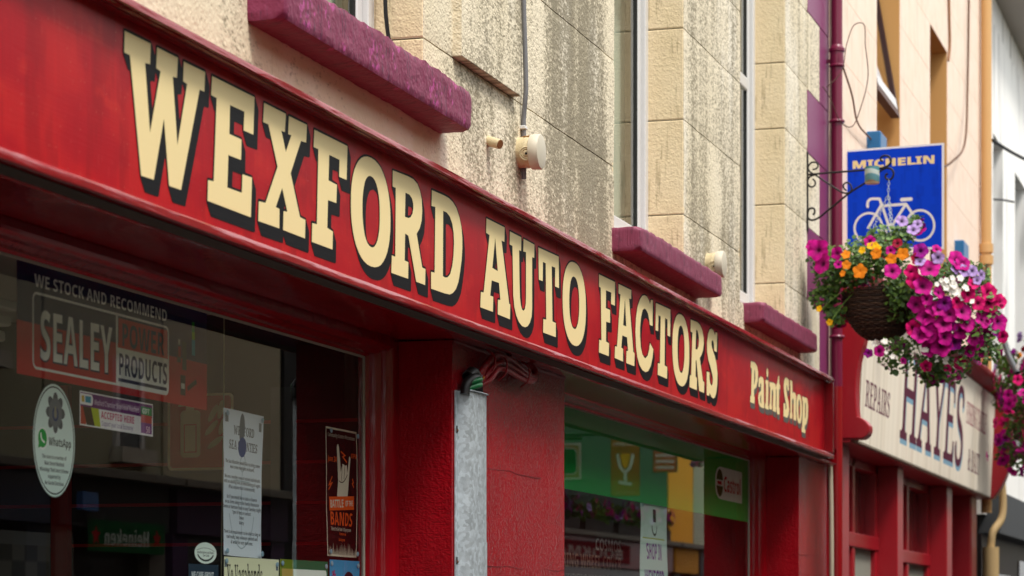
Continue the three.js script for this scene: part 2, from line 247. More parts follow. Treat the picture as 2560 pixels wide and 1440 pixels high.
const LETTERS = [
["W",6.035,2.758,[3,356,161,357,157,302,126,299,157,120,224,297,196,300,202,356,335,356,328,301,301,298,332,119,397,298,370,300,374,354,518,355,512,300,480,299,355,3,278,2,245,176,180,2,102,0,34,300,0,300],[],[[126,-40,206,-39,213,-36,254,74,258,70,271,0,298,-36,306,-39,382,-37,386,-36,511,256,514,259,538,260,542,261,545,264,551,324,523,360,518,363,374,362,370,361,366,356,365,340,362,335,338,364,202,363,198,362,194,356,192,336,190,333,168,360,162,365,6,364,-2,362,-5,356,-8,300,-7,296,22,261,34,260,37,256,95,0,98,-6],[350,189,346,200,336,256,338,258,358,262,360,264,366,294,380,276,380,272],[174,186,161,256,166,260,186,262,189,264,194,290,206,272]]],
["E",6.57,2.76,[32,352,339,353,330,243,258,242,264,297,158,296,153,213,242,213,238,154,146,152,138,59,245,61,250,115,320,117,311,1,0,0,4,58,43,61,64,297,25,298],[],[[24,-40,334,-39,343,-36,344,-32,353,80,352,88,322,124,274,124,272,128,274,184,246,219,242,221,194,220,190,221,189,224,191,252,194,255,250,256,251,240,278,204,282,202,360,204,363,208,363,212,372,320,370,325,342,360,34,360,30,360,26,357,18,296,46,260,52,256,36,72,34,67,2,65,-2,62,-7,0,-6,-5,10,-25],[178,67,175,72,180,112,238,113,243,112,238,70,234,68]]],
["X",6.938,2.759,[45,352,216,352,207,296,179,295,216,238,261,296,235,295,241,350,389,351,382,296,339,293,254,181,331,61,376,59,372,2,194,2,198,59,228,61,186,126,135,61,164,60,163,2,0,0,5,58,56,61,150,182,78,295,37,295],[],[[24,-40,190,-38,194,-36,196,-32,198,-15,218,-38,398,-39,403,-36,406,-32,410,24,407,32,382,64,378,66,342,68,338,72,289,148,368,252,410,255,415,260,422,320,394,357,390,358,242,358,236,356,230,347,222,357,218,359,46,359,39,356,30,292,58,256,62,254,94,254,97,252,140,184,139,180,54,70,50,68,6,66,0,64,-2,60,-8,0,-6,-5,10,-25],[206,67,203,68,210,76,214,68]]],
["F",7.369,2.759,[21,348,313,349,305,240,238,239,242,293,149,293,143,212,218,210,212,152,138,150,132,62,182,58,178,1,0,0,3,58,43,60,56,294,15,294],[],[[24,-40,202,-39,210,-36,211,-32,215,28,187,64,169,68,171,108,174,110,238,112,242,113,245,120,251,180,222,216,180,220,182,252,230,253,232,236,262,199,334,200,338,204,339,208,346,316,345,320,318,354,310,356,22,356,18,355,15,352,8,292,36,256,45,252,36,72,34,67,2,66,-3,64,-5,60,-7,0,-6,-5,10,-25]]],
["O",7.714,2.754,[380,177,378,212,371,240,361,265,347,288,329,308,308,324,284,338,257,347,226,353,190,355,153,353,123,347,96,338,71,324,50,308,32,288,18,265,8,240,2,212,0,177,2,143,8,115,18,90,32,67,50,47,71,31,96,17,123,8,153,2,190,0,226,2,257,8,284,17,308,31,329,47,347,67,361,90,371,115,378,143],[[275,179,274,206,270,229,263,248,253,265,241,278,227,287,211,293,191,295,172,293,155,287,141,278,129,265,120,248,113,229,108,206,107,179,108,152,113,130,120,111,129,94,141,81,155,71,172,65,191,63,211,65,227,71,241,81,253,94,263,111,270,130,274,152]],[[206,-40,254,-38,286,-32,314,-22,338,-9,362,10,378,28,393,52,405,80,411,112,413,144,411,180,403,212,394,236,381,256,336,312,314,329,286,345,258,355,226,360,190,362,154,360,122,355,90,343,66,330,46,314,26,292,10,264,0,240,-5,216,-8,176,-6,144,1,112,13,84,30,58,72,8,94,-9,122,-24,150,-33,178,-38],[182,72,170,74,154,81,146,100,142,120,141,148,142,172,147,196,153,212,162,227,174,240,182,246,202,253,218,255,238,252,255,244,263,224,267,204,268,180,266,152,263,132,255,112,248,100,234,85,222,77,210,73]]],
["R",8.104,2.759,[15,345,174,351,227,350,269,341,298,321,316,293,321,256,314,220,293,191,261,168,321,60,356,59,352,3,257,3,174,149,140,152,135,59,174,59,171,2,0,0,5,59,40,59,45,291,12,291],[[143,291,185,291,211,283,225,268,227,248,218,230,200,216,174,209,138,208]],[[24,-40,194,-39,202,-37,205,-32,208,28,180,64,171,68,173,108,178,110,186,109,190,106,250,0,278,-35,282,-37,378,-38,383,-36,386,-32,389,28,361,64,358,67,333,68,297,132,323,152,347,184,354,224,348,264,331,292,302,328,274,347,226,358,174,358,18,352,14,352,8,348,5,288,37,248,33,72,32,68,30,66,2,65,-2,61,-8,0,-6,-4,10,-25],[178,218,174,220,176,248,178,250,210,251,218,248,213,236,199,224]]],
["D",8.523,2.758,[8,346,148,349,200,348,246,341,287,326,322,299,346,266,356,228,357,192,348,147,330,101,310,62,281,33,246,15,211,5,157,2,0,0,0,59,39,61,47,293,5,290],[[134,293,177,293,211,284,240,262,255,231,260,196,254,149,240,111,217,79,188,64,162,59,131,60]],[[24,-40,182,-38,238,-35,274,-25,310,-6,342,24,363,64,381,112,391,156,390,192,378,236,326,305,290,333,246,349,202,356,146,357,10,354,2,351,0,344,-3,288,25,252,37,248,38,244,32,72,30,68,-2,66,-7,60,-6,-4,19,-36],[166,67,168,248,170,252,202,253,234,244,244,236,248,228,252,196,247,152,234,116,210,84,186,71]]],
["A",9.1,2.758,[76,344,311,344,307,288,269,288,371,58,385,58,381,0,221,1,224,57,255,59,237,122,142,120,123,60,162,61,157,3,0,2,6,60,42,62,116,287,72,289],[[187,288,221,165,150,168]],[[317,-40,410,-40,414,-36,415,-32,419,24,418,29,386,68,308,244,310,247,334,248,339,252,344,308,342,316,317,348,310,351,74,351,70,348,69,344,65,288,95,248,37,72,34,69,6,67,0,64,-8,4,-6,-2,20,-36,26,-38,186,-37,190,-32,196,28,194,33,169,64,174,80,238,81,242,80,245,68,242,66,222,64,217,60,213,0,215,-4,240,-36,246,-40],[198,174,196,176,202,193,206,192,210,175,206,173]]],
["U",9.478,2.75,[3,347,158,346,154,292,127,292,132,169,139,108,151,80,168,65,189,62,209,71,221,93,224,118,224,297,186,295,190,345,342,343,339,290,309,289,309,82,301,52,279,26,246,8,212,0,168,0,125,11,89,32,63,62,48,105,38,296,0,296],[],[[192,-40,238,-40,274,-32,310,-12,334,16,342,48,343,248,366,250,370,252,372,256,375,312,347,348,342,350,190,352,184,348,182,336,178,333,163,352,158,354,6,354,-2,353,-4,348,-7,296,-6,292,19,260,22,257,30,256,33,252,41,104,55,60,83,24,110,-7,146,-28],[178,71,174,72,173,76,165,136,161,248,166,251,182,252,186,255,190,278,206,258,214,255,216,252,216,120,214,96,206,80,202,76,190,71]]],
["T",9.877,2.757,[0,333,302,337,306,208,247,208,250,285,195,284,207,60,258,59,258,1,70,0,73,55,116,57,108,284,66,284,62,206,8,205],[],[[93,-40,282,-40,286,-40,291,-36,291,28,262,65,238,68,229,240,230,244,239,244,241,240,239,208,241,204,270,168,330,167,334,168,338,171,340,176,335,304,334,308,306,342,298,344,2,341,-3,340,-7,336,1,204,30,165,86,165,93,168,95,172,98,226,102,235,108,68,106,64,70,62,66,59,62,0,69,-12,88,-36]]],
["O",10.24,2.753,[371,175,369,209,363,237,353,262,339,284,322,304,301,320,277,333,251,343,221,348,185,350,150,348,120,343,94,333,70,320,49,304,32,284,18,262,8,237,2,209,0,175,2,142,8,114,18,89,32,66,49,47,70,31,94,18,120,8,150,2,185,0,221,2,251,8,277,18,301,31,322,47,339,66,353,89,363,114,369,142],[[262,180,261,206,257,227,250,245,241,261,229,274,216,283,201,288,182,290,163,288,148,283,135,274,123,261,114,245,108,227,103,206,102,180,103,154,108,133,114,115,123,99,135,87,148,77,163,72,182,70,201,72,216,77,229,87,241,99,250,115,257,133,261,154]],[[202,-40,246,-38,278,-32,306,-22,330,-9,354,10,371,28,383,48,396,80,402,108,404,140,402,176,395,208,385,232,373,252,327,308,306,326,279,340,250,350,218,356,186,358,150,356,118,350,90,340,66,327,46,311,26,288,10,262,1,240,-5,212,-7,176,-5,140,1,112,12,84,27,60,70,8,90,-8,118,-23,146,-33,174,-38],[162,80,146,88,137,120,136,148,137,172,141,192,147,208,156,224,163,232,181,244,190,248,210,249,226,248,238,243,245,236,249,224,253,204,254,180,253,152,250,136,242,116,235,104,226,94,210,83,198,79,182,77]]],
["F",10.831,2.765,[2,341,281,342,277,236,211,236,215,287,121,286,118,207,193,207,193,150,123,148,121,60,174,58,170,0,0,0,5,56,43,56,31,286,0,286],[],[[24,-40,194,-40,198,-40,203,-36,207,28,178,64,156,68,156,104,158,108,218,109,225,112,227,116,227,176,198,213,194,215,154,215,155,244,158,246,202,246,204,244,205,232,234,196,306,196,310,200,311,204,314,312,286,348,278,350,2,348,-2,347,-5,344,-7,284,26,244,35,68,34,64,6,63,-1,60,-7,0,-6,-5,10,-25]]],
["A",11.108,2.765,[69,342,304,343,300,302,261,299,342,64,367,60,361,0,210,0,216,56,244,59,225,118,136,118,118,61,151,58,149,1,0,3,6,56,42,57,103,299,69,299],[[186,293,210,166,151,166]],[[235,-40,386,-40,390,-40,394,-36,400,28,373,64,362,70,298,256,302,260,326,261,332,264,334,268,337,312,306,350,66,349,62,344,61,340,62,296,87,264,86,260,37,68,34,64,6,63,0,60,-7,0,21,-36,26,-38,178,-38,183,-32,185,24,182,31,162,56,166,72,170,77,226,77,231,76,233,68,230,65,214,64,209,60,203,0,204,-4,229,-36]]],
["C",11.492,2.758,[340,354,334,231,279,230,269,252,245,280,206,294,170,295,137,283,106,248,88,200,86,158,102,108,131,79,166,66,198,65,240,82,269,113,283,145,350,122,334,80,299,39,249,10,194,0,131,4,77,22,34,55,9,103,0,167,11,233,40,287,83,326,131,349,174,358,220,357,259,345,283,329,305,352],[],[[213,-40,222,-41,278,-30,330,-1,366,44,382,84,383,92,354,128,282,153,276,148,262,116,234,88,198,74,166,74,138,84,133,88,131,92,120,128,123,168,139,212,168,244,198,254,230,254,266,241,274,225,302,190,363,192,367,196,367,200,373,320,370,328,346,358,342,361,302,358,282,339,262,352,222,364,174,365,130,356,78,332,38,295,32,288,4,236,-7,164,3,100,30,49,56,16,98,-16,154,-36]]],
["T",11.888,2.766,[9,341,311,344,303,211,250,211,248,289,195,289,186,61,243,58,237,0,45,2,50,59,91,59,107,287,60,288,52,211,0,210],[],[[212,-40,266,-39,270,-36,271,-32,277,24,274,30,247,64,221,68,228,244,230,248,239,248,241,244,243,208,272,172,274,171,326,170,334,172,336,180,345,308,343,316,318,348,310,352,6,348,2,344,1,340,-7,208,21,172,26,169,78,170,83,172,85,176,92,244,94,247,97,244,84,68,78,66,50,66,45,64,42,60,38,0,66,-36,70,-38]]],
["O",12.242,2.757,[372,178,370,212,364,241,354,266,340,289,323,309,302,325,278,339,252,348,222,354,186,356,150,354,121,348,94,339,70,325,50,309,32,289,18,266,8,241,2,212,0,178,2,144,8,116,18,90,32,67,50,47,70,31,94,18,121,8,150,2,186,0,222,2,252,8,278,18,302,31,323,47,340,67,354,90,364,116,370,144],[[266,183,265,211,261,233,254,252,245,269,234,282,221,292,207,298,188,300,170,298,155,292,142,282,131,269,123,252,116,233,112,211,111,183,112,156,116,133,123,114,131,97,142,84,155,74,170,68,188,66,207,68,221,74,234,84,245,97,254,114,261,133,265,156]],[[203,-40,250,-38,282,-31,306,-23,330,-10,354,9,371,28,386,52,397,80,404,112,405,144,403,180,396,212,387,236,372,260,330,312,306,332,278,347,254,355,226,361,186,363,150,362,118,355,89,344,66,332,46,316,25,292,10,266,2,244,-5,216,-7,180,-5,144,2,112,13,84,26,63,71,8,91,-8,118,-23,146,-33,174,-38],[174,75,161,80,156,84,149,104,146,124,145,152,146,176,150,200,156,216,164,232,174,244,182,250,198,258,214,259,230,258,246,250,254,228,257,208,258,184,257,156,252,132,247,116,238,101,230,91,218,81,202,75,190,74]]],
["R",12.621,2.768,[27,344,178,348,248,339,300,318,329,285,331,252,312,216,276,189,236,170,312,59,343,57,338,0,224,1,159,150,140,151,138,67,171,62,166,0,0,1,9,63,39,63,66,283,23,283],[[150,307,185,304,210,285,220,256,208,226,178,208,136,206]],[[148,-40,190,-41,194,-41,198,-38,203,16,206,24,219,-4,244,-36,250,-40,362,-41,366,-40,371,-36,377,24,376,28,347,64,320,68,275,132,276,136,306,149,345,180,364,216,361,256,306,323,250,347,178,356,26,351,21,348,20,344,16,280,42,247,53,240,33,76,30,70,6,69,2,64,-7,0,20,-36,26,-39],[178,217,176,220,182,264,186,265,206,264,210,261,212,256,202,232],[194,45,172,72,174,97,196,48]]],
["S",13.024,2.758,[259,356,246,252,184,251,177,285,159,302,137,304,117,294,115,278,135,257,196,226,239,188,264,143,259,85,234,35,196,8,159,0,115,4,73,22,56,6,0,5,0,127,66,128,68,94,85,72,112,63,142,73,152,96,139,121,90,159,39,190,10,229,8,275,32,322,71,352,115,363,159,359,189,344,204,335,214,354],[],[[180,-40,186,-40,226,-31,264,-4,291,48,297,112,271,160,245,192,228,208,230,211,234,211,274,212,279,216,292,324,262,363,210,361,202,348,198,347,162,366,114,371,66,358,26,327,0,276,3,228,60,152,114,118,143,96,142,92,134,78,110,71,101,76,98,98,70,134,66,135,-2,134,-7,128,-7,4,20,-32,26,-35,82,-35,102,-21,138,-36],[170,248,153,256,162,262,170,263,174,260,177,248,174,246]]],
["P",14.162,2.819,[19,231,130,234,195,220,225,190,215,139,171,97,106,78,106,40,126,39,118,0,0,0,4,35,28,36,47,194,14,193],[[114,193,138,186,145,142,123,112,104,108]],[[8,-30,12,-32,129,-32,134,-30,142,12,129,42,122,45,123,48,186,66,231,111,241,162,228,192,198,223,132,238,21,235,16,234,10,192,24,162,39,161,39,159,25,42,21,40,3,39,0,36,-4,0],[126,122,129,156,132,159,139,156,141,144]]],
["a",14.391,2.814,[15,156,71,175,133,175,163,160,167,40,177,36,170,1,108,0,54,2,15,14,0,46,22,76,83,95,88,124,79,138,54,131,47,111,10,113],[[86,77,91,20,61,27,52,50]],[[66,-30,120,-32,180,-31,183,-31,186,-27,193,9,183,36,179,132,165,162,135,178,69,179,15,160,12,159,11,156,6,114,18,84,23,81,18,77,-3,48,-3,45,24,-17]]],
["i",14.593,2.816,[18,168,101,170,88,24,108,21,101,0,0,2,5,30,25,30,30,145,13,145],[],[[12,-30,111,-32,116,-30,124,-6,111,23,107,27,117,141,102,174,18,172,14,168,9,144,25,111,22,36,18,34,3,33,1,30,-4,3,8,-27]]],
["i",14.631,3.003,[30,53,50,47,60,29,50,9,30,0,10,5,0,23,10,43],[],[[34,-30,42,-32,63,-23,66,-21,76,0,64,30,54,49,51,51,30,57,9,47,-4,24,8,-6,18,-24,21,-27]]],
["n",14.719,2.82,[10,162,69,164,133,168,185,165,206,147,198,32,211,28,203,0,107,2,112,27,125,101,107,129,77,117,69,31,82,27,77,5,0,4,5,33,23,34,31,135,5,135],[],[[134,-30,213,-32,218,-30,227,0,215,27,222,120,208,150,188,168,183,169,132,172,9,166,6,162,1,135,14,105,24,102,19,39,2,36,-4,6,-4,3,9,-27,12,-28,90,-27,92,-24,98,0,87,27,92,84,95,87,117,96,120,93,103,3,117,-29]]],
["t",14.93,2.811,[78,230,97,232,99,185,126,183,121,155,94,155,89,46,107,43,110,8,65,0,26,7,15,31,21,146,0,147,5,167,39,185],[],[[65,-30,78,-32,123,-24,126,-21,123,15,111,45,106,48,110,120,111,123,135,124,142,156,129,185,114,189,112,207,100,234,96,236,78,234,75,232,37,189,3,170,-4,147,8,117,15,114,12,29,35,-24]]],
["S",15.168,2.814,[176,235,168,169,130,166,113,194,94,195,89,172,116,134,162,98,184,60,162,23,121,2,67,0,48,4,0,0,5,81,54,82,62,50,86,47,94,67,67,95,21,137,5,180,27,222,67,240,121,240,141,235],[],[[8,-30,12,-32,60,-28,81,-32,135,-30,176,-9,179,-6,200,30,188,60,165,101,120,137,107,153,111,163,123,162,141,134,183,138,192,207,180,237,177,239,141,239,120,244,66,244,27,226,22,222,1,180,30,107,51,87,48,86,6,85,3,85,1,81,-4,0],[72,53,62,72,61,75,63,77,78,63,85,54,84,52]]],
["h",15.372,2.818,[13,235,83,233,85,160,124,169,181,168,209,150,200,37,214,33,209,2,124,0,130,118,102,131,74,119,69,37,85,34,80,3,0,2,2,32,19,32,22,200,8,202],[],[[11,-30,90,-30,95,-27,101,6,87,39,90,87,114,99,125,93,120,0,133,-30,138,-32,219,-30,225,-27,230,6,218,36,225,123,213,151,180,172,126,173,102,168,100,171,98,207,84,237,15,239,10,237,4,201,17,171,15,39,12,36,2,36,-2,33,-4,3,8,-27]]],
["o",15.595,2.81,[186,90,185,107,182,122,177,135,170,146,161,156,151,165,139,171,126,176,111,179,93,180,75,179,60,176,47,171,35,165,24,156,16,146,9,135,4,122,1,107,0,90,1,73,4,59,9,46,16,34,24,24,35,16,47,9,60,4,75,1,93,0,111,1,126,4,139,9,151,16,161,24,170,34,177,46,182,59,185,73],[[128,89,128,103,126,115,123,125,120,133,115,140,110,145,104,148,97,149,89,148,83,145,78,140,73,133,70,125,67,115,66,103,65,89,66,75,67,63,70,53,73,45,78,38,83,33,89,30,97,29,104,30,110,33,115,38,120,45,123,53,126,63,128,75]],[[81,-30,105,-32,123,-31,141,-27,165,-16,177,-6,192,15,198,30,201,45,201,78,198,93,181,135,174,147,163,159,152,168,129,179,111,183,93,184,72,182,48,176,33,168,22,159,12,147,0,123,-3,108,-3,75,0,57,18,15,24,5,33,-6,45,-16,60,-24],[93,33,87,35,83,39,81,60,84,87,89,102,95,111,102,116,114,116,120,114,123,108,124,87,122,63,117,48,111,39,102,33]]],
["p",15.775,2.764,[20,222,78,224,93,218,137,227,196,221,226,181,211,107,166,62,108,47,99,26,128,23,122,0,0,1,0,29,20,30,43,193,20,194],[[114,193,146,186,152,144,137,101,111,89]],[[9,-30,12,-31,135,-32,138,-29,144,-6,134,18,180,30,225,76,242,153,229,183,198,224,138,230,93,222,78,228,18,225,16,222,16,192,28,165,35,159,17,36,15,34,0,33,-4,30,-4,0],[129,102,129,156,132,160,145,156,147,144,134,105]]]
];
const shapeOf = (ox, oy, outer, holes = []) => { const v = (a) => { const r = []; for (let i = 0; i < a.length; i += 2) r.push(new THREE.Vector2(ox + a[i] / 1000, oy + a[i + 1] / 1000)); return r; }; const s = new THREE.Shape(v(outer)); for (const h of holes) s.holes.push(new THREE.Path(v(h))); return s; };
LETTERS.forEach(([ch, ox, oy, outer, holes, shadow], i) => {
  const main = i < 18;
  const g = new THREE.ExtrudeGeometry(shapeOf(ox, oy, outer, holes), { depth: .0006, bevelEnabled: false, steps: 1 }); g.translate(0, 0, -.0549 + .0009);
  const letter = part('letter', boxUV(g), M.cream, sign, main ? `cream block capital ${ch} with black drop shadow` : `small cream letter ${ch} with grey drop shadow`);
  const [big, ...rest] = shadow;
  const s = new THREE.ExtrudeGeometry(shapeOf(ox, oy, big, rest), { depth: .0005, bevelEnabled: false, steps: 1 }); s.translate(0, 0, -.0549 + .0002);
  part('letter_shadow', boxUV(s), main ? M.black : M.greyPaint, letter);
});
// ---------------------------------------------------------------- shopfront below the sign
const front = thing('shopfront', 'red glossy painted timber shopfront with two large display windows', 'shopfront', [9, 0, -.3]);
{
  // soffit boards above the windows
  part('soffit_lip', sweepX([[-.026, 2.6485], [-.03, 2.6465], [-.085, 2.6465], [-.09, 2.65]], SX0, 16.6, 120, .001, 9, false), M.soffitGrey, front, 'bare dirty underside of the sign');
  part('soffit', sweepX([[-.088, 2.656], [-.092, 2.647], [-.1, 2.644], [-.24, 2.645], [-.364, 2.646], [-.366, 2.66], [-.366, 2.75], [-.088, 2.75]], SX0, 17.3, 160, .002, 11), M.soffitRed, front);
  // piers: front at z = -.16, running back past the windows
  const piers = [[SX0, 3.3], [9.086, 10.65], [16.26, 17.3]];
  piers.forEach(([a, b]) => {
    const g = new THREE.BoxGeometry(b - a, 2.64, .34, 24, 40, 6); const p = g.attributes.position;
    for (let i = 0; i < p.count; i++) { const x = p.getX(i), y = p.getY(i), z = p.getZ(i); const d = (fbm(x * 3 + a, y * 3 + z * 4, 3) - .5) * .006; const e = Math.abs(z) > .16 ? 1 : 0; p.setXYZ(i, x + (Math.abs(x) > (b - a) / 2 - .001 ? d : 0), y, z + (e ? d : 0)); }
    g.translate((a + b) / 2, 1.32, -.33); g.computeVertexNormals(); part('pier', boxUV(g), M.pilasterRed, front);
  });
  // cracked block courses showing through the paint on the middle pier
  for (const [y, x0, x1] of [[2.19, 9.5, 10.28], [1.81, 9.42, 10.64], [1.3, 9.1, 10.64], [.8, 9.1, 10.64]]) part('paint_ridge', tube(Array.from({ length: 14 }, (_, k) => { const x = mix(x0, x1, k / 13); return [x, y + (fbm(x * 6, y) - .5) * .02, -.1605]; }), .0022, 60, 6), M.pilasterRed, front);
  part('paint_ridge', tube(Array.from({ length: 10 }, (_, k) => { const x = mix(16.28, 17.28, k / 9); return [x, 2.02 + (fbm(x * 6, 3) - .5) * .015, -.1605]; }), .003, 40, 6), M.pilasterRed, front);
  // rough filler where the piers meet the soffit
  for (const [a, b, sd] of [[9.1, 10.66, 4], [16.27, 17.3, 8]]) part('filler', tube(Array.from({ length: 26 }, (_, k) => { const x = mix(a, b, k / 25); return [x, 2.639 + (fbm(x * 9, sd) - .5) * .012, -.163]; }), .009, 160, 6), M.soffitRed, front);
  // window frames
  const win = (x0, x1, y0, y1, name, label) => {
    const w = new THREE.Group(); w.name = name; w.userData.label = label; front.add(w); bases.set(w, basePos(front));
    const head = [[-.49, y1 + .004], [-.478, y1], [-.462, y1 + .001], [-.452, y1 + .009], [-.436, y1 + .01], [-.424, y1 + .013], [-.412, y1 + .02], [-.4, y1 + .022], [-.39, y1 + .024], [-.38, y1 + .03], [-.372, y1 + .036], [-.368, y1 + .044], [-.37, 2.66], [-.49, 2.66]];
    part('frame_head', sweepX(head, x0 - .15, x1 + .16, 90, .0012, 21), M.frameRed, w);
    const jr = [[x1 - .004, -.49], [x1, -.478], [x1 + .003, -.462], [x1 + .011, -.452], [x1 + .012, -.436], [x1 + .018, -.424], [x1 + .026, -.412], [x1 + .028, -.4], [x1 + .034, -.388], [x1 + .044, -.376], [x1 + .054, -.37], [x1 + .07, -.368], [x1 + .14, -.37], [x1 + .14, -.49]];
    part('frame_jamb', sweepY(jr, .5, y1 + .05, 30, .0015, 5), M.frameRed, w);
    const jl = jr.map(([x, z]) => [x0 - (x - x1), z]).reverse();
    part('frame_jamb', sweepY(jl, .5, y1 + .05, 30, .0015, 6), M.frameRed, w);
    part('frame_sill', box(x0 - .1, x1 + .1, .5, y0, -.49, -.3, .01), M.frameRed, w);
    part('putty_line', merge([box(x1 - .014, x1 - .002, y0, y1, -.4695, -.464), box(x0, x1 - .014, y1 - .006, y1 + .001, -.4695, -.464)]), M.caulk, w);
    const pane = new THREE.PlaneGeometry(x1 - x0, y1 - y0); pane.translate((x0 + x1) / 2, (y0 + y1) / 2, -.47);
    part('pane', pane, M.glass, w);
  };
  win(3.45, 8.98, .62, 2.577, 'display_window', 'large display window stuck with posters and stickers');
  win(10.8, 16.185, .62, 2.62, 'display_window', 'display window with a green advertising film along its top');
  part('stall_riser', box(3.3, 9.09, 0, .5, -.45, -.34), M.pilasterRed, front);
  part('stall_riser', box(10.65, 16.26, 0, .5, -.45, -.34), M.pilasterRed, front);
}
// ---------------------------------------------------------------- the shop's room behind the glass
const room = thing('shop_interior', 'dim shop interior behind the display windows', 'room', [9, 0, -2]);
{
  const wallc = std({ color: 0x8f8d82 }), dk = std({ color: 0x211f1e });
  part('ceiling', box(1.7, 17.2, 2.76, 2.82, -3.6, -.3), std({ color: 0xa9a79c }), room);
  part('floor', box(1.7, 17.2, 0, .05, -3.6, -.5), std({ color: 0x7d776b }), room);
  part('back_wall', box(1.7, 17.2, .05, 2.76, -3.66, -3.6), std({ color: 0x85847c }), room);
  part('side_wall', box(1.7, 1.76, .05, 2.76, -3.6, -.46), wallc, room);
  part('side_wall', box(17.1, 17.2, .05, 2.76, -3.6, -.55), dk, room);
  // blind box and pelmet inside the first window
  part('pelmet', box(3.5, 8.9, 2.66, 2.755, -.62, -.52), std({ color: 0xb3b1a6 }), room);
  for (let k = 0; k < 3; k++) part('blind_slat', box(3.5, 7.0, 2.53 - k * .045, 2.562 - k * .045, -.9 - k * .02, -.86 - k * .02, .008), std({ color: 0xb9bfb2 }), room);
  // dark slatted partition across the end of the window, with red inserts
  part('partition', box(9.0, 9.08, .1, 2.755, -2.6, -.495), std({ color: 0x1a1213, roughness: .5 }), room);
  for (let k = 0; k < 8; k++) part('slat_insert', box(8.991, 8.9995, 2.338 - k * .153, 2.350 - k * .153, -2.6, -.5), phys({ color: 0x9a1016, roughness: .4 }), room);
  part('red_upright', box(8.955, 8.9905, .4, 2.5, -1.74, -1.67), phys({ color: 0x96121a, roughness: .4 }), room);
  part('grey_post', box(8.95, 8.9905, .4, 2.47, -.83, -.745), std({ color: 0x3a3a3c }), room);
  part('partition', box(10.66, 10.74, .1, 2.755, -2.6, -.495), std({ color: 0x2a2223 }), room);
  part('partition', box(16.2, 16.27, .1, 2.755, -2.6, -.495), phys({ color: 0x5a1015, roughness: .35, bumpMap: bumpStipple, bumpScale: .003 }), room);
}
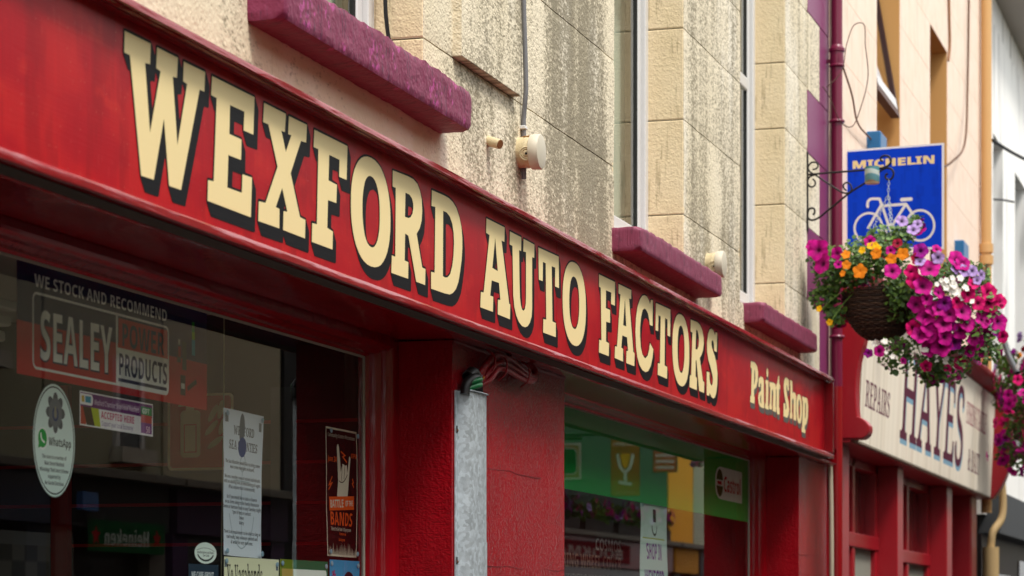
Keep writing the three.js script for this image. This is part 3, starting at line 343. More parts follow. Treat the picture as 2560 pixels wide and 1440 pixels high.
// ---------------------------------------------------------------- upper part of the shop building
const bld = thing('shop_building', 'cream painted masonry upper storey with stained blocks and plum sills', 'building', [9, 2.65, -1]);
{
  const ZW = -.18, segs = [[SX0, 7.36], [8.82, 11.586], [13.05, 14.493], [15.896, 16.69]], opens = [[7.36, 8.82], [11.586, 13.05], [14.493, 15.896]];
  const courses = [3.0, 3.7085, 4.202, 4.678, 5.09, 5.585, 6.07, 6.55, 7.05];
  const J = .0026;
  const matOf = (x) => (x < 8.8 ? M.wallSmooth : M.wallRough);
  const block = (x0, x1, y0, y1, mat, zf = ZW) => {
    const g = new THREE.BoxGeometry(x1 - x0, y1 - y0 - J * 2, .26, Math.max(6, Math.round((x1 - x0) * 14)), 10, 4), p = g.attributes.position;
    for (let i = 0; i < p.count; i++) { const x = p.getX(i), y = p.getY(i), z = p.getZ(i), wx = x + (x0 + x1) / 2, wy = y + (y0 + y1) / 2; const ed = Math.abs(y) > (y1 - y0 - J * 2) / 2 - .001;
      const d = (fbm(wx * 4, wy * 4 + 3, 3) - .5) * .008; p.setXYZ(i, x, y + (ed ? (fbm(wx * 14, wy * 30, 2) - .5) * .005 : 0), z + (z > .12 ? d - (ed ? .003 : 0) : 0)); }
    g.computeVertexNormals(); g.translate((x0 + x1) / 2, (y0 + y1) / 2, zf - .13); return part('wall_block', wallUV(g), mat, bld);
  };
  for (let c = 0; c < courses.length - 1; c++) {
    const y0 = courses[c], y1 = courses[c + 1];
    segs.forEach(([a, b]) => block(a, b, y0, y1, matOf(a)));
    if (c === 0) opens.forEach(([a, b], i) => block(a + .002, b - .002, y0, [3.54, 3.41, 3.43][i], matOf(a)));
    // window reveals: ochre faces with the same courses
    for (const [x, s] of [[8.82, 1], [13.05, 1], [15.896, 1], [7.36, -1], [11.586, -1], [14.493, -1]]) part('reveal_block', box(s > 0 ? x - .004 : x - .03, s > 0 ? x + .03 : x + .004, y0 + .003, y1 - .003, -.46, ZW - .003, .006), M.revealOchre, bld);
  }
  part('wall_core', merge([...segs.map(([a, b]) => box(a + .012, b - .012, 3.0, 7.05, -.6, ZW - .009)), box(SX0, 16.69, 2.66, 3.02, -.6, -.19), box(16.5, 17.49, 2.66, 7.05, -.6, ZW - .012)]), M.joint, bld);
  part('parapet', box(SX0 - .05, 17.52, 7.05, 7.4, -.7, -.1, .02), M.wallSmooth, bld);
  part('roof', box(SX0, 17.5, 7.06, 7.3, -8, -.72), M.slate, bld);
  part('rear_wall', merge([box(SX0, SX0 + .2, 0, 7.05, -8, -.62), box(17.3, 17.5, 0, 7.05, -8, -.62), box(SX0, 17.5, 0, 7.05, -8.2, -8)]), M.whiteWall, bld);
  // raised pilaster strip that stops above the fascia
  { const g = box(9.16, 9.944, 3.712, 7.04, -.2, -.145, .004); part('raised_strip', wallUV(g), M.wallRough, bld); }
  // quoins at the party wall: plum, long and short
  const q = [5.585, 5.074, 4.66, 4.173, 3.70, 3.19, 6.07, 6.55, 7.04].sort((a, b) => a - b);
  for (let k = 0; k < q.length - 1; k++) {
    const long = [4.173, 5.074, 6.07].some((v) => false) || (Math.abs(q[k] - 3.70) < .01 || Math.abs(q[k] - 4.66) < .01 || Math.abs(q[k] - 5.585) < .01 || Math.abs(q[k] - 6.55) < .01);
    const xs = long ? 16.68 : 17.13;
    part('quoin', box(xs, 17.5, q[k] + .002, q[k + 1] - .002, -.45, ZW + .004, .004), M.plum, bld);
    if (!long) part('quoin', wallUV(box(16.694, xs - .003, q[k] + .002, q[k + 1] - .002, -.45, ZW + .003, .004)), M.wallRough, bld, 'cream painted corner stone');
  }
  part('quoin', box(17.13, 17.5, 2.7, 3.188, -.45, ZW + .004, .004), M.plum, bld);
  part('quoin', wallUV(box(16.694, 17.127, 2.7, 3.188, -.45, ZW + .003)), M.wallRough, bld, 'cream painted corner stone');
  // sills: rough lumpy painted stone
  const sill = (x0, x1, y0, y1, zf, seed, rough) => {
    const g = new THREE.BoxGeometry(x1 - x0, y1 - y0, zf + .42, 110, 12, 22), p = g.attributes.position, hx = (x1 - x0) / 2, hy = (y1 - y0) / 2, hz = (zf + .42) / 2;
    for (let i = 0; i < p.count; i++) { let x = p.getX(i), y = p.getY(i), z = p.getZ(i);
      const top = y > hy * .9 ? 1 : .45; const n = (fbm(x * 5 + seed, y * 7 + z * 6, 4) - .5) * rough * top, m = (fbm(x * 26 + seed * 2, y * 20 + z * 27, 2) - .5) * rough * .7 * top;
      const ey = Math.max(0, Math.abs(y) / hy - .75) / .25, ez = Math.max(0, z / hz - .85) / .15, ex = Math.max(0, Math.abs(x) / hx - .97) / .03;
      const rnd = .005 * ((ey * ez) + (ey * ex) + (ex * ez));
      y += Math.sign(y) * (ey > .9 ? n + m : 0) - Math.sign(y) * rnd; z += (z > hz * .98 ? n + m : 0) - (z > 0 ? rnd : 0); x += (ex > .9 ? n + m : 0) * Math.sign(x) - Math.sign(x) * rnd * .8;
      p.setXYZ(i, x, y, z); }
    g.computeVertexNormals(); g.translate((x0 + x1) / 2, (y0 + y1) / 2, zf - hz); return g;
  };
  part('window_sill', boxUV(sill(7.16, 9.03, 3.395, 3.546, -.06, 3, .014)), M.sill, bld, 'thick plum sill with flaking bright pink patches');
  part('window_sill', boxUV(sill(11.545, 13.36, 3.305, 3.425, -.04, 12, .011)), M.sillMauve, bld, 'plum sill with a broken underside beside the vent cap');
  part('window_sill', boxUV(sill(14.6, 16.4, 3.315, 3.437, -.06, 23, .01)), M.sillMauve, bld, 'plum sill next to the corner stones');
  // white plastic windows, set back in the openings
  opens.forEach(([a, b], i) => {
    const w = new THREE.Group(); w.name = 'window'; bld.add(w); bases.set(w, basePos(bld));
    const yb = [3.54, 3.42, 3.43][i] + .002, z = -.37, fr = .065, yt = 6.0, bz = z - .07;
    part('frame', merge([box(a, a + fr, yb + .11, yt, bz, z, .006), box(b - fr, b, yb + .11, yt, bz, z, .006), box(a, b, yb, yb + .11, bz, z + .03, .006), box(a + fr, b - fr, yt - fr, yt, bz, z, .006)]), M.pvc, w);
    part('sash', merge([box(a + fr, a + fr + .055, yb + .115, yt - fr, bz + .01, z - .022, .01), box(b - fr - .055, b - fr, yb + .115, yt - fr, bz + .01, z - .022, .01), box(a + fr + .055, b - fr - .055, yb + .115, yb + .2, bz + .01, z - .022, .01), box(a + fr + .055, b - fr - .055, 4.9, 4.98, bz + .01, z - .022, .01)]), M.pvc, w);
    part('gasket', box(b - fr - .064, b - fr - .055, yb + .2, yt - fr, bz + .015, z - .03), M.rubber, w);
    const pane = new THREE.PlaneGeometry(b - a - 2 * fr - .11, yt - yb - .2); pane.translate((a + b) / 2, (yb + .2 + yt) / 2, z - .04); part('pane', pane, M.glass, w);
    part('room_back', box(a - .3, b + .3, 3.2, 6.2, -2.2, -2.1), std({ color: 0x5d6459 }), w); part('net_curtain', sweepX([[-.5, 3.3], [-.5, 6.0]], a - .1, b + .1, 80, 0, 3, false), std({ color: 0xb4baa9, side: THREE.DoubleSide }), w);
  });
  part('floor_slab', box(SX0 + .2, 17.3, 2.83, 3.0, -7.9, -.6), std({ color: 0x55504a }), bld);
}
// ---------------------------------------------------------------- things stuck to or hung behind the glass
const ZG = -.4735;
const tackShape = new THREE.SphereGeometry(1, 10, 6), tackMat = std({ color: 0x8fb0c4, roughness: .6 });
const sticker = (name, label, cat, x0, x1, y0, y1, mat, opt = {}, group) => {
  const m = single(name, label, cat, sheet(x0, x1, y0, y1, opt.z ?? ZG, { curl: opt.curl ?? .001, seed: x0, tilt: opt.tilt ?? 0 }), mat, group);
  if (cat === 'poster') for (const [x, y] of [[x0 + .02, y1 - .014], [x1 - .018, y1 - .017], [x0 + .018, y0 + .016], [x1 - .02, y0 + .013]]) { const k = shade(new THREE.Mesh(tackShape, tackMat)); k.name = 'tack'; k.position.set(x - m.position.x, y - m.position.y, (opt.z ?? ZG) + .0008 - m.position.z); k.scale.set(.013, .009, .0018); m.add(k); }
  return m;
};
// dark blue and red tool banner
sticker('window_banner', 'dark blue and red tool brand banner on the display window', 'banner', 6.254, 7.535, 2.265, 2.582, print(1024, 256, (g, w, h) => {
  g.fillStyle = '#141b48'; g.fillRect(0, 0, w, h); g.fillStyle = '#c01820'; g.fillRect(0, h * .54, w, h * .46);
  text(g, 'WE STOCK AND RECOMMEND', 82, 56, 40, { w: 700, fill: '#f0f0f0' });
  g.lineWidth = 6; g.strokeStyle = '#f2f4f2'; g.beginPath(); g.roundRect(76, 70, 712, 166, 16); g.stroke();
  text(g, 'SEALEY', 106, 214, 152, { w: 366, fill: '#f2f4f2', stroke: '#141b48', lw: 8 });
  g.fillStyle = '#f2f4f2'; g.fillRect(492, 70, 10, 166); g.fillStyle = '#c01820'; g.fillRect(506, 78, 276, 70); g.fillStyle = '#f2f4f2'; g.fillRect(502, 148, 284, 86);
  text(g, 'POWER', 520, 142, 76, { w: 244, fill: '#141b48' }); text(g, 'PRODUCTS', 504, 212, 72, { w: 278, fill: '#141b48' }); g.fillStyle = '#141b48'; g.fillRect(504, 220, 274, 8);
  g.fillStyle = '#27312c'; g.fillRect(870, 96, 26, 70); g.fillRect(840, 120, 22, 30); g.fillStyle = '#2ba02b'; g.fillRect(930, 40, 16, 30); g.fillStyle = '#8fc31f'; g.fillRect(930, 64, 18, 20); g.fillStyle = '#1da6b8'; g.fillRect(929, 84, 20, 40);
  g.fillStyle = '#b02a28'; g.fillRect(846, 110, 16, 26); g.fillStyle = '#cfcfc8'; g.fillRect(846, 92, 12, 14); g.fillStyle = '#32302e'; g.fillRect(860, 180, 30, 50); g.fillStyle = '#cfcfc8'; g.fillRect(864, 200, 22, 14); g.fillStyle = '#222'; g.save(); g.translate(930, 200); g.rotate(-.4); g.fillRect(-30, -6, 60, 12); g.restore();
}));
{ // round theft-alert sticker
  const m = print(512, 640, (g, w, h) => { g.fillStyle = '#3b4644'; g.fillRect(0, 0, w, h); g.fillStyle = '#e6f5f0'; g.beginPath(); g.ellipse(w / 2, h / 2, w * .49, h * .49, 0, 0, 7); g.fill(); g.lineWidth = 8; g.strokeStyle = '#2f3a39'; g.beginPath(); g.ellipse(w / 2, h / 2, w * .465, h * .465, 0, 0, 7); g.stroke();
    g.fillStyle = '#55585f'; for (let k = 0; k < 8; k++) { g.save(); g.translate(270, 165); g.rotate(k * Math.PI / 4); g.beginPath(); g.ellipse(0, -72, 30, 42, 0, 0, 7); g.fill(); g.restore(); } g.fillStyle = '#6d7077'; g.beginPath(); g.ellipse(270, 165, 80, 82, 0, 0, 7); g.fill(); g.lineWidth = 12; g.strokeStyle = '#26356b'; g.beginPath(); g.ellipse(270, 172, 30, 34, 0, 0, 7); g.stroke(); g.fillStyle = '#8a8674'; g.fillRect(258, 130, 24, 60);
    g.fillStyle = '#fff'; g.beginPath(); g.ellipse(116, 318, 62, 62, 0, 0, 7); g.fill(); g.fillStyle = '#22a447'; g.beginPath(); g.ellipse(116, 316, 52, 52, 0, 0, 7); g.fill(); g.beginPath(); g.moveTo(64, 372); g.lineTo(74, 330); g.lineTo(110, 362); g.fill(); g.lineWidth = 13; g.strokeStyle = '#fff'; g.lineCap = 'round'; g.beginPath(); g.moveTo(98, 292); g.quadraticCurveTo(98, 330, 138, 336); g.stroke();
    text(g, 'WhatsApp', 190, 350, 62, { w: 272, fill: '#15191a' });
    ['This store is a member of', 'Main Street Wexford', 'WhatsApp Theft Alert Scheme', 'supported by', 'An Garda Síochána'].forEach((s, k) => text(g, s, 256, 424 + k * 36, 28, { fill: '#242a2a', align: 'center', w: [292, 236, 346, 150, 226][k] })); });
  const gg = new THREE.CircleGeometry(1, 48); gg.scale(.1296, .160, 1); gg.translate(6.474, 2.098, ZG); single('round_sticker', 'tall oval pale sticker with a grey badge and green phone emblem', 'sticker', gg, m);
}
sticker('voucher_sticker', 'purple and white voucher sticker reading accepted here', 'sticker', 6.632, 7.127, 2.153, 2.251, print(768, 160, (g, w, h) => { g.fillStyle = '#f4eff2'; g.fillRect(0, 0, w, h); g.fillStyle = '#6b1f6e'; g.fillRect(8, 6, w - 16, 64); g.fillStyle = '#f4eff2'; g.beginPath(); g.roundRect(0, 10, 132, 52, 18); g.fill(); g.fillStyle = '#caa52c'; g.fillRect(20, 20, 26, 30); g.fillStyle = '#2b97b5'; g.fillRect(56, 20, 56, 30);
  text(g, 'Wexford Chamber Shop Local Vouchers', 146, 54, 34, { w: 470, fill: '#e3d7e6', weight: 'normal' });
  g.fillStyle = '#b33a22'; g.fillRect(8, 70, 56, 84); g.fillStyle = '#3a2414'; g.beginPath(); g.moveTo(30, 70); g.lineTo(120, 70); g.lineTo(150, 154); g.lineTo(70, 154); g.fill(); g.fillStyle = '#b9c41d'; g.beginPath(); g.moveTo(112, 70); g.lineTo(190, 70); g.lineTo(210, 154); g.lineTo(150, 154); g.fill();
  text(g, 'ACCEPTED HERE', 214, 112, 46, { w: 350, fill: '#c2185b' }); text(g, 'Support your Local Economy!', 222, 146, 30, { w: 330, fill: '#6b4a86', weight: 'normal' });
  g.fillStyle = '#1f8a4c'; g.fillRect(636, 20, 120, 46); g.fillStyle = '#c23b3b'; g.fillRect(636, 60, 120, 40); g.fillStyle = '#7b2d84'; g.fillRect(636, 98, 120, 52); text(g, '50', 690, 146, 44, { fill: '#e8c0d8' }); text(g, 'GIFT', 650, 54, 36, { fill: '#e6f2ea' }); }));
sticker('notice_sheet', 'white notice sheet about sea shanties hung inside the window', 'poster', 7.681, 8.015, 1.807, 2.284, print(512, 730, (g, w, h) => { g.fillStyle = '#e9f2fd'; g.fillRect(0, 0, w, h);
  g.strokeStyle = '#9db0bb'; g.lineWidth = 5; g.beginPath(); g.ellipse(256, 260, 34, 40, 0, 0, 7); g.moveTo(256, 300); g.lineTo(256, 640); g.moveTo(150, 350); g.lineTo(360, 350); g.moveTo(90, 520); g.quadraticCurveTo(130, 660, 256, 690); g.quadraticCurveTo(390, 660, 420, 520); g.stroke();
  g.fillStyle = '#7d858a'; g.fillRect(22, 22, 34, 44); g.fillRect(452, 40, 34, 44);
  text(g, 'WEXFORD', 120, 122, 62, { font: 'serif', w: 270, fill: '#3b4044' }); text(g, 'SEA SHANTIES', 66, 196, 62, { font: 'serif', w: 380, fill: '#3b4044' });
  g.fillStyle = '#66707a'; g.beginPath(); g.ellipse(226, 84, 34, 74, .1, 0, 7); g.fill(); g.fillStyle = '#2a4a8a'; g.beginPath(); g.ellipse(238, 180, 52, 50, 0, 0, 7); g.fill();
  ['The Sea Shanties would like to bring some', 'new crew members on board.', '', 'We are a motley crew of retired individuals', 'with an abiding love of entertaining all ages.', '(Plus anyone that is interested!)', '', 'So if you would like to take a chance', 'on us come along to the Family Resource', 'Centre at Hantoon Road on any Tuesday night,', '7pm til 9pm or contact', 'Owen', 'Marty', '', 'There is no requirement to be able to sing or', 'read music, help is always needed and', 'all would be very welcome.'].forEach((s, k) => s && text(g, s, 256, 268 + k * 25, 23, { fill: '#2e3338', align: 'center', weight: 'bold' })); }), { curl: .016, tilt: -.012 });
sticker('gig_poster', 'black and orange band contest poster with a raised hand', 'poster', 8.627, 8.942, 1.829, 2.294, print(512, 740, (g, w, h) => { g.fillStyle = '#140d0d'; g.fillRect(0, 0, w, h); g.strokeStyle = '#e0d6c2'; g.lineWidth = 14; g.strokeRect(4, 4, w - 8, h - 8);
  text(g, 'Community Centre Piercestown', 30, 54, 30, { w: 450, fill: '#b9b2a4' });
  g.fillStyle = '#e0d6c2'; g.beginPath(); g.moveTo(190, 400); g.lineTo(210, 300); g.lineTo(186, 110); g.quadraticCurveTo(200, 70, 216, 110); g.lineTo(244, 250); g.lineTo(262, 200); g.lineTo(290, 205); g.lineTo(300, 210); g.lineTo(330, 205); g.lineTo(340, 250); g.lineTo(366, 160); g.quadraticCurveTo(384, 140, 390, 165); g.lineTo(360, 300); g.lineTo(340, 400); g.closePath(); g.fill(); g.strokeStyle = '#1a1212'; g.lineWidth = 5; g.beginPath(); g.moveTo(262, 205); g.lineTo(258, 300); g.moveTo(300, 210); g.lineTo(292, 290); g.moveTo(220, 300); g.quadraticCurveTo(280, 330, 340, 260); g.stroke();
  text(g, 'June 24', 30, 196, 44, { fill: '#f05f22' }); text(g, '07PM', 400, 160, 40, { fill: '#f05f22' }); g.strokeStyle = '#f05f22'; g.lineWidth = 10; g.beginPath(); g.moveTo(240, 130); g.lineTo(300, 150); g.lineTo(270, 160); g.lineTo(330, 190); g.moveTo(120, 280); g.lineTo(60, 330); g.lineTo(110, 320); g.lineTo(50, 360); g.moveTo(420, 280); g.lineTo(440, 300); g.lineTo(420, 310); g.lineTo(450, 330); g.stroke();
  g.fillStyle = '#f05f22'; g.save(); g.translate(256, 430); g.rotate(-.05); g.fillRect(-200, -40, 400, 80); text(g, 'BATTLE', -185, 24, 64, { w: 210, fill: '#e3dccb' }); text(g, 'OF THE', 50, 18, 46, { w: 130, fill: '#e3dccb' }); g.restore(); text(g, 'BANDS', 60, 560, 108, { w: 380, fill: '#f05f22' });
  text(g, 'Tickets On Sale Now!! - £10 per person', 70, 592, 28, { w: 350, fill: '#cfc7b6' }); text(g, 'Contact us', 210, 616, 24, { fill: '#f05f22' }); text(g, 'Instagram', 200, 650, 24, { fill: '#f05f22' });
  g.fillStyle = '#c9c2ae'; for (let k = 0; k < 22; k++) { const x = 20 + k * 22, t = 30 + 50 * NT[k * 37]; g.beginPath(); g.moveTo(x, h - 10); g.lineTo(x + 8, h - 10 - t); g.lineTo(x + 18, h - 10); g.fill(); } }), { curl: .018 });
sticker('concert_poster', 'pale yellow poster with tall black lettering', 'poster', 7.673, 8.147, 1.355, 1.804, print(512, 480, (g, w, h) => { g.fillStyle = '#e8e9c8'; g.fillRect(0, 0, w, h); text(g, 'Ye Vagabonds', 26, 104, 110, { font: 'serif', w: 330, fill: '#1f1f1c', weight: 'bold' }); g.fillStyle = '#8b8f7a'; g.fillRect(60, 160, 390, 280); g.fillStyle = '#6f7a86'; g.fillRect(4, 10, 22, 26); g.fillRect(484, 14, 22, 26); }), { curl: .003 });
sticker('theatre_poster', 'white poster with a green border and blue lettering', 'poster', 8.159, 8.616, 1.355, 1.807, print(512, 480, (g, w, h) => { g.fillStyle = '#136b4b'; g.fillRect(0, 0, w, h); g.fillStyle = '#e8f0ea'; g.beginPath(); g.roundRect(16, 34, w - 32, h, 14); g.fill(); g.fillStyle = '#7a8a2a'; g.fillRect(0, 0, 140, 80); g.fillStyle = '#c0a45a'; g.beginPath(); g.moveTo(20, 34); g.lineTo(140, 34); g.lineTo(120, 120); g.lineTo(90, 110); g.lineTo(70, 150); g.lineTo(30, 160); g.fill(); text(g, 'LANTERN PRESENTS', 150, 112, 44, { w: 168, fill: '#136b4b' }); text(g, 'THE SUMMIT', 110, 210, 92, { w: 330, fill: '#1c3f8f', skew: -.12 }); }), { curl: .003 });
sticker('portrait_poster', 'sky blue poster with the top of a dark haired head', 'poster', 8.634, 8.948, 1.365, 1.816, print(400, 560, (g, w, h) => { g.fillStyle = '#2f9ad0'; g.fillRect(0, 0, w, h); g.fillStyle = '#1d1a22'; g.beginPath(); g.ellipse(258, 200, 120, 150, 0, 0, 7); g.fill(); g.fillStyle = '#9b6f5c'; g.beginPath(); g.ellipse(258, 250, 82, 120, 0, 0, 7); g.fill(); g.fillStyle = '#23252f'; g.fillRect(110, 380, 290, 180); g.lineWidth = 12; g.strokeStyle = '#b81e55'; for (let k = 0; k < 9; k++) { const a = k * .7; g.beginPath(); g.moveTo(54 + 14 * Math.cos(a), 90 + 20 * Math.sin(a)); g.lineTo(54 + 30 * Math.cos(a), 90 + 44 * Math.sin(a)); g.stroke(); } text(g, 'Grow', 16, 190, 50, { w: 84, fill: '#b81e55' }); }), { curl: .004 });
{ const m = print(320, 160, (g, w, h) => { g.fillStyle = '#e6f4ee'; g.fillRect(0, 0, w, h); g.strokeStyle = '#4a5653'; g.lineWidth = 3; g.beginPath(); g.moveTo(30, 62); g.quadraticCurveTo(160, 20, 290, 66); g.stroke(); text(g, 'Wexford Sports and Classic', 40, 84, 24, { w: 240, fill: '#35403e' }); text(g, 'Car Club', 120, 106, 22, { fill: '#35403e' }); g.lineWidth = 14; g.strokeStyle = '#3a4543'; g.beginPath(); g.ellipse(160, 70, 120, 66, 0, .35, 2.8); g.stroke(); });
  const gg = new THREE.CircleGeometry(1, 36); gg.scale(.087, .034, 1); gg.translate(7.523, 1.811, ZG); single('car_club_sticker', 'small pale round sticker with a car outline', 'sticker', gg, m); }
sticker('safety_sticker', 'dark blue sticker with white handwriting style capitals', 'sticker', 7.392, 7.627, 1.600, 1.775, print(256, 192, (g, w, h) => { g.fillStyle = '#26384a'; g.fillRect(0, 0, w, h); text(g, 'WE CARE ABOUT', 24, 50, 34, { w: 190, fill: '#d6dfe3' }); text(g, 'THE SAFETY OF', 30, 92, 34, { w: 180, fill: '#d6dfe3' }); text(g, 'OUR CUSTOMERS', 24, 134, 34, { w: 190, fill: '#d6dfe3' }); }));
single('cord_pull', 'thin pale pull cord hanging inside the display window', 'cord', tube([[7.71, 2.64, -.49], [7.706, 2.31, -.489], [7.693, 1.957, -.49], [7.683, 1.5, -.491]], .0022, 24, 6), std({ color: 0x9a9878 }));
{ // fire extinguisher sign on the partition inside
  const m = print(360, 420, (g, w, h) => { g.fillStyle = '#e6dcb4'; g.beginPath(); g.roundRect(0, 0, w, h, 26); g.fill(); g.fillStyle = '#d0503f'; g.beginPath(); g.roundRect(14, 14, w - 28, h - 28, 18); g.fill(); g.fillStyle = '#e6dcb4'; g.beginPath(); g.roundRect(70, 90, 110, 260, 24); g.fill(); g.fillRect(100, 60, 46, 40); g.fillRect(60, 56, 100, 14); g.strokeStyle = '#d0503f'; g.lineWidth = 5; g.strokeRect(92, 170, 64, 150); for (const [x, y, r] of [[250, 110, .5], [290, 90, .2], [240, 190, .7], [260, 270, .9], [300, 180, .3]]) { g.save(); g.translate(x, y); g.rotate(r); g.beginPath(); g.ellipse(0, 0, 16, 52, 0, 0, 7); g.fill(); g.restore(); } });
  const gg = new THREE.PlaneGeometry(.27, .29); gg.rotateY(-Math.PI / 2); gg.translate(8.985, 2.312, -1.13); single('fire_sign', 'faded red fire extinguisher sign on the dark partition', 'sign', gg, m);
}
{ // a product carton in the display with gold lettering
  const m = print(512, 256, (g, w, h) => { g.fillStyle = '#33312e'; g.fillRect(0, 0, w, h); for (let k = 0; k < 8; k++) for (let q = 0; q < 4; q++) { g.fillStyle = (k + q) % 2 ? '#403d39' : '#2a2826'; g.fillRect(k * 64, q * 40, 60, 36); } text(g, 'Luxury Car Mats', 20, 190, 70, { font: 'serif', w: 470, fill: '#9a8a52' }); });
  const t = thing('display_carton', 'dark product carton with gold serif lettering behind the glass', 'carton', [6.75, 1.4, -.8]);
  part('carton_body', box(6.35, 7.0, 1.42, 1.86, -1.0, -.752), std({ color: 0x2c2a28 }), t); const f = new THREE.PlaneGeometry(.64, .32); f.translate(6.675, 1.66, -.7505); part('printed_face', f, m, t);
  part('stand', box(6.2, 7.1, .3, 1.418, -1.05, -.72), std({ color: 0x3a3632 }), t);
}
// second window
sticker('green_film', 'green advertising film across the top of the display window', 'film', 11.223, 16.172, 2.224, 2.618, print(1024, 128, (g, w, h) => { g.fillStyle = '#0cb84e'; g.fillRect(0, 0, w, h); }, { rough: .5 }), { curl: 0 });
sticker('oil_label', 'white label with red lettering on the green film', 'sticker', 15.182, 15.978, 2.333, 2.531, print(512, 256, (g, w, h) => { g.fillStyle = '#0cb84e'; g.fillRect(0, 0, w, h); g.fillStyle = '#f0f2ee'; g.beginPath(); g.roundRect(0, 0, 200, h, 100); g.fill(); g.fillRect(100, 0, w - 100, h); g.fillStyle = '#0b5a22'; g.beginPath(); g.ellipse(84, 128, 62, 108, 0, 0, 7); g.fill(); g.fillStyle = '#f0f2ee'; g.fillRect(10, 104, 140, 48); g.fillStyle = '#cc141d'; g.fillRect(40, 114, 80, 28); text(g, 'Castrol', 156, 190, 170, { w: 336, fill: '#cc141d' }); }), { z: ZG + .0012 });
sticker('town_poster', 'pale poster with purple capitals inviting to shop in town', 'poster', 13.330, 13.968, 1.661, 2.226, print(512, 454, (g, w, h) => { g.fillStyle = '#dff5ec'; g.fillRect(0, 0, w, h); g.fillStyle = '#3f4436'; g.beginPath(); g.moveTo(230, 20); g.lineTo(290, 20); g.lineTo(290, 76); g.lineTo(230, 76); g.fill(); g.lineWidth = 10; g.strokeStyle = '#3f4436'; g.beginPath(); g.ellipse(260, 92, 46, 40, 0, 0, 3.14); g.stroke(); g.fillStyle = '#b3bd3a'; g.fillRect(46, 146, 420, 5); g.fillRect(46, 380, 420, 5); text(g, 'SHOP IN', 112, 240, 96, { w: 290, fill: '#7c2a93' }); text(g, 'WEXFORD', 76, 356, 96, { w: 366, fill: '#7c2a93' }); }), { curl: .022 });
sticker('accessory_card', 'dark red product card for a steering wheel cover', 'card', 11.9, 14.3, 1.5, 2.16, print(768, 256, (g, w, h) => { g.fillStyle = '#3c0c12'; g.fillRect(0, 0, w, h); text(g, 'COSMOS', 420, 74, 36, { w: 180, fill: '#a8a29c' }); text(g, 'STEERING WHEEL COVER', 120, 112, 40, { w: 480, fill: '#9a7a68' }); text(g, '• LIGHTWEIGHT AND DURABLE', 210, 140, 22, { fill: '#8a7d78', w: 300 }); text(g, '• SOFT & COMFORTABLE GRIP', 210, 162, 22, { fill: '#8a7d78', w: 270 }); g.fillStyle = '#a58b3a'; g.fillRect(180, 186, 330, 4); g.fillStyle = '#9c8f8a'; g.fillRect(190, 205, 60, 40); }), { z: -.7, curl: 0 });
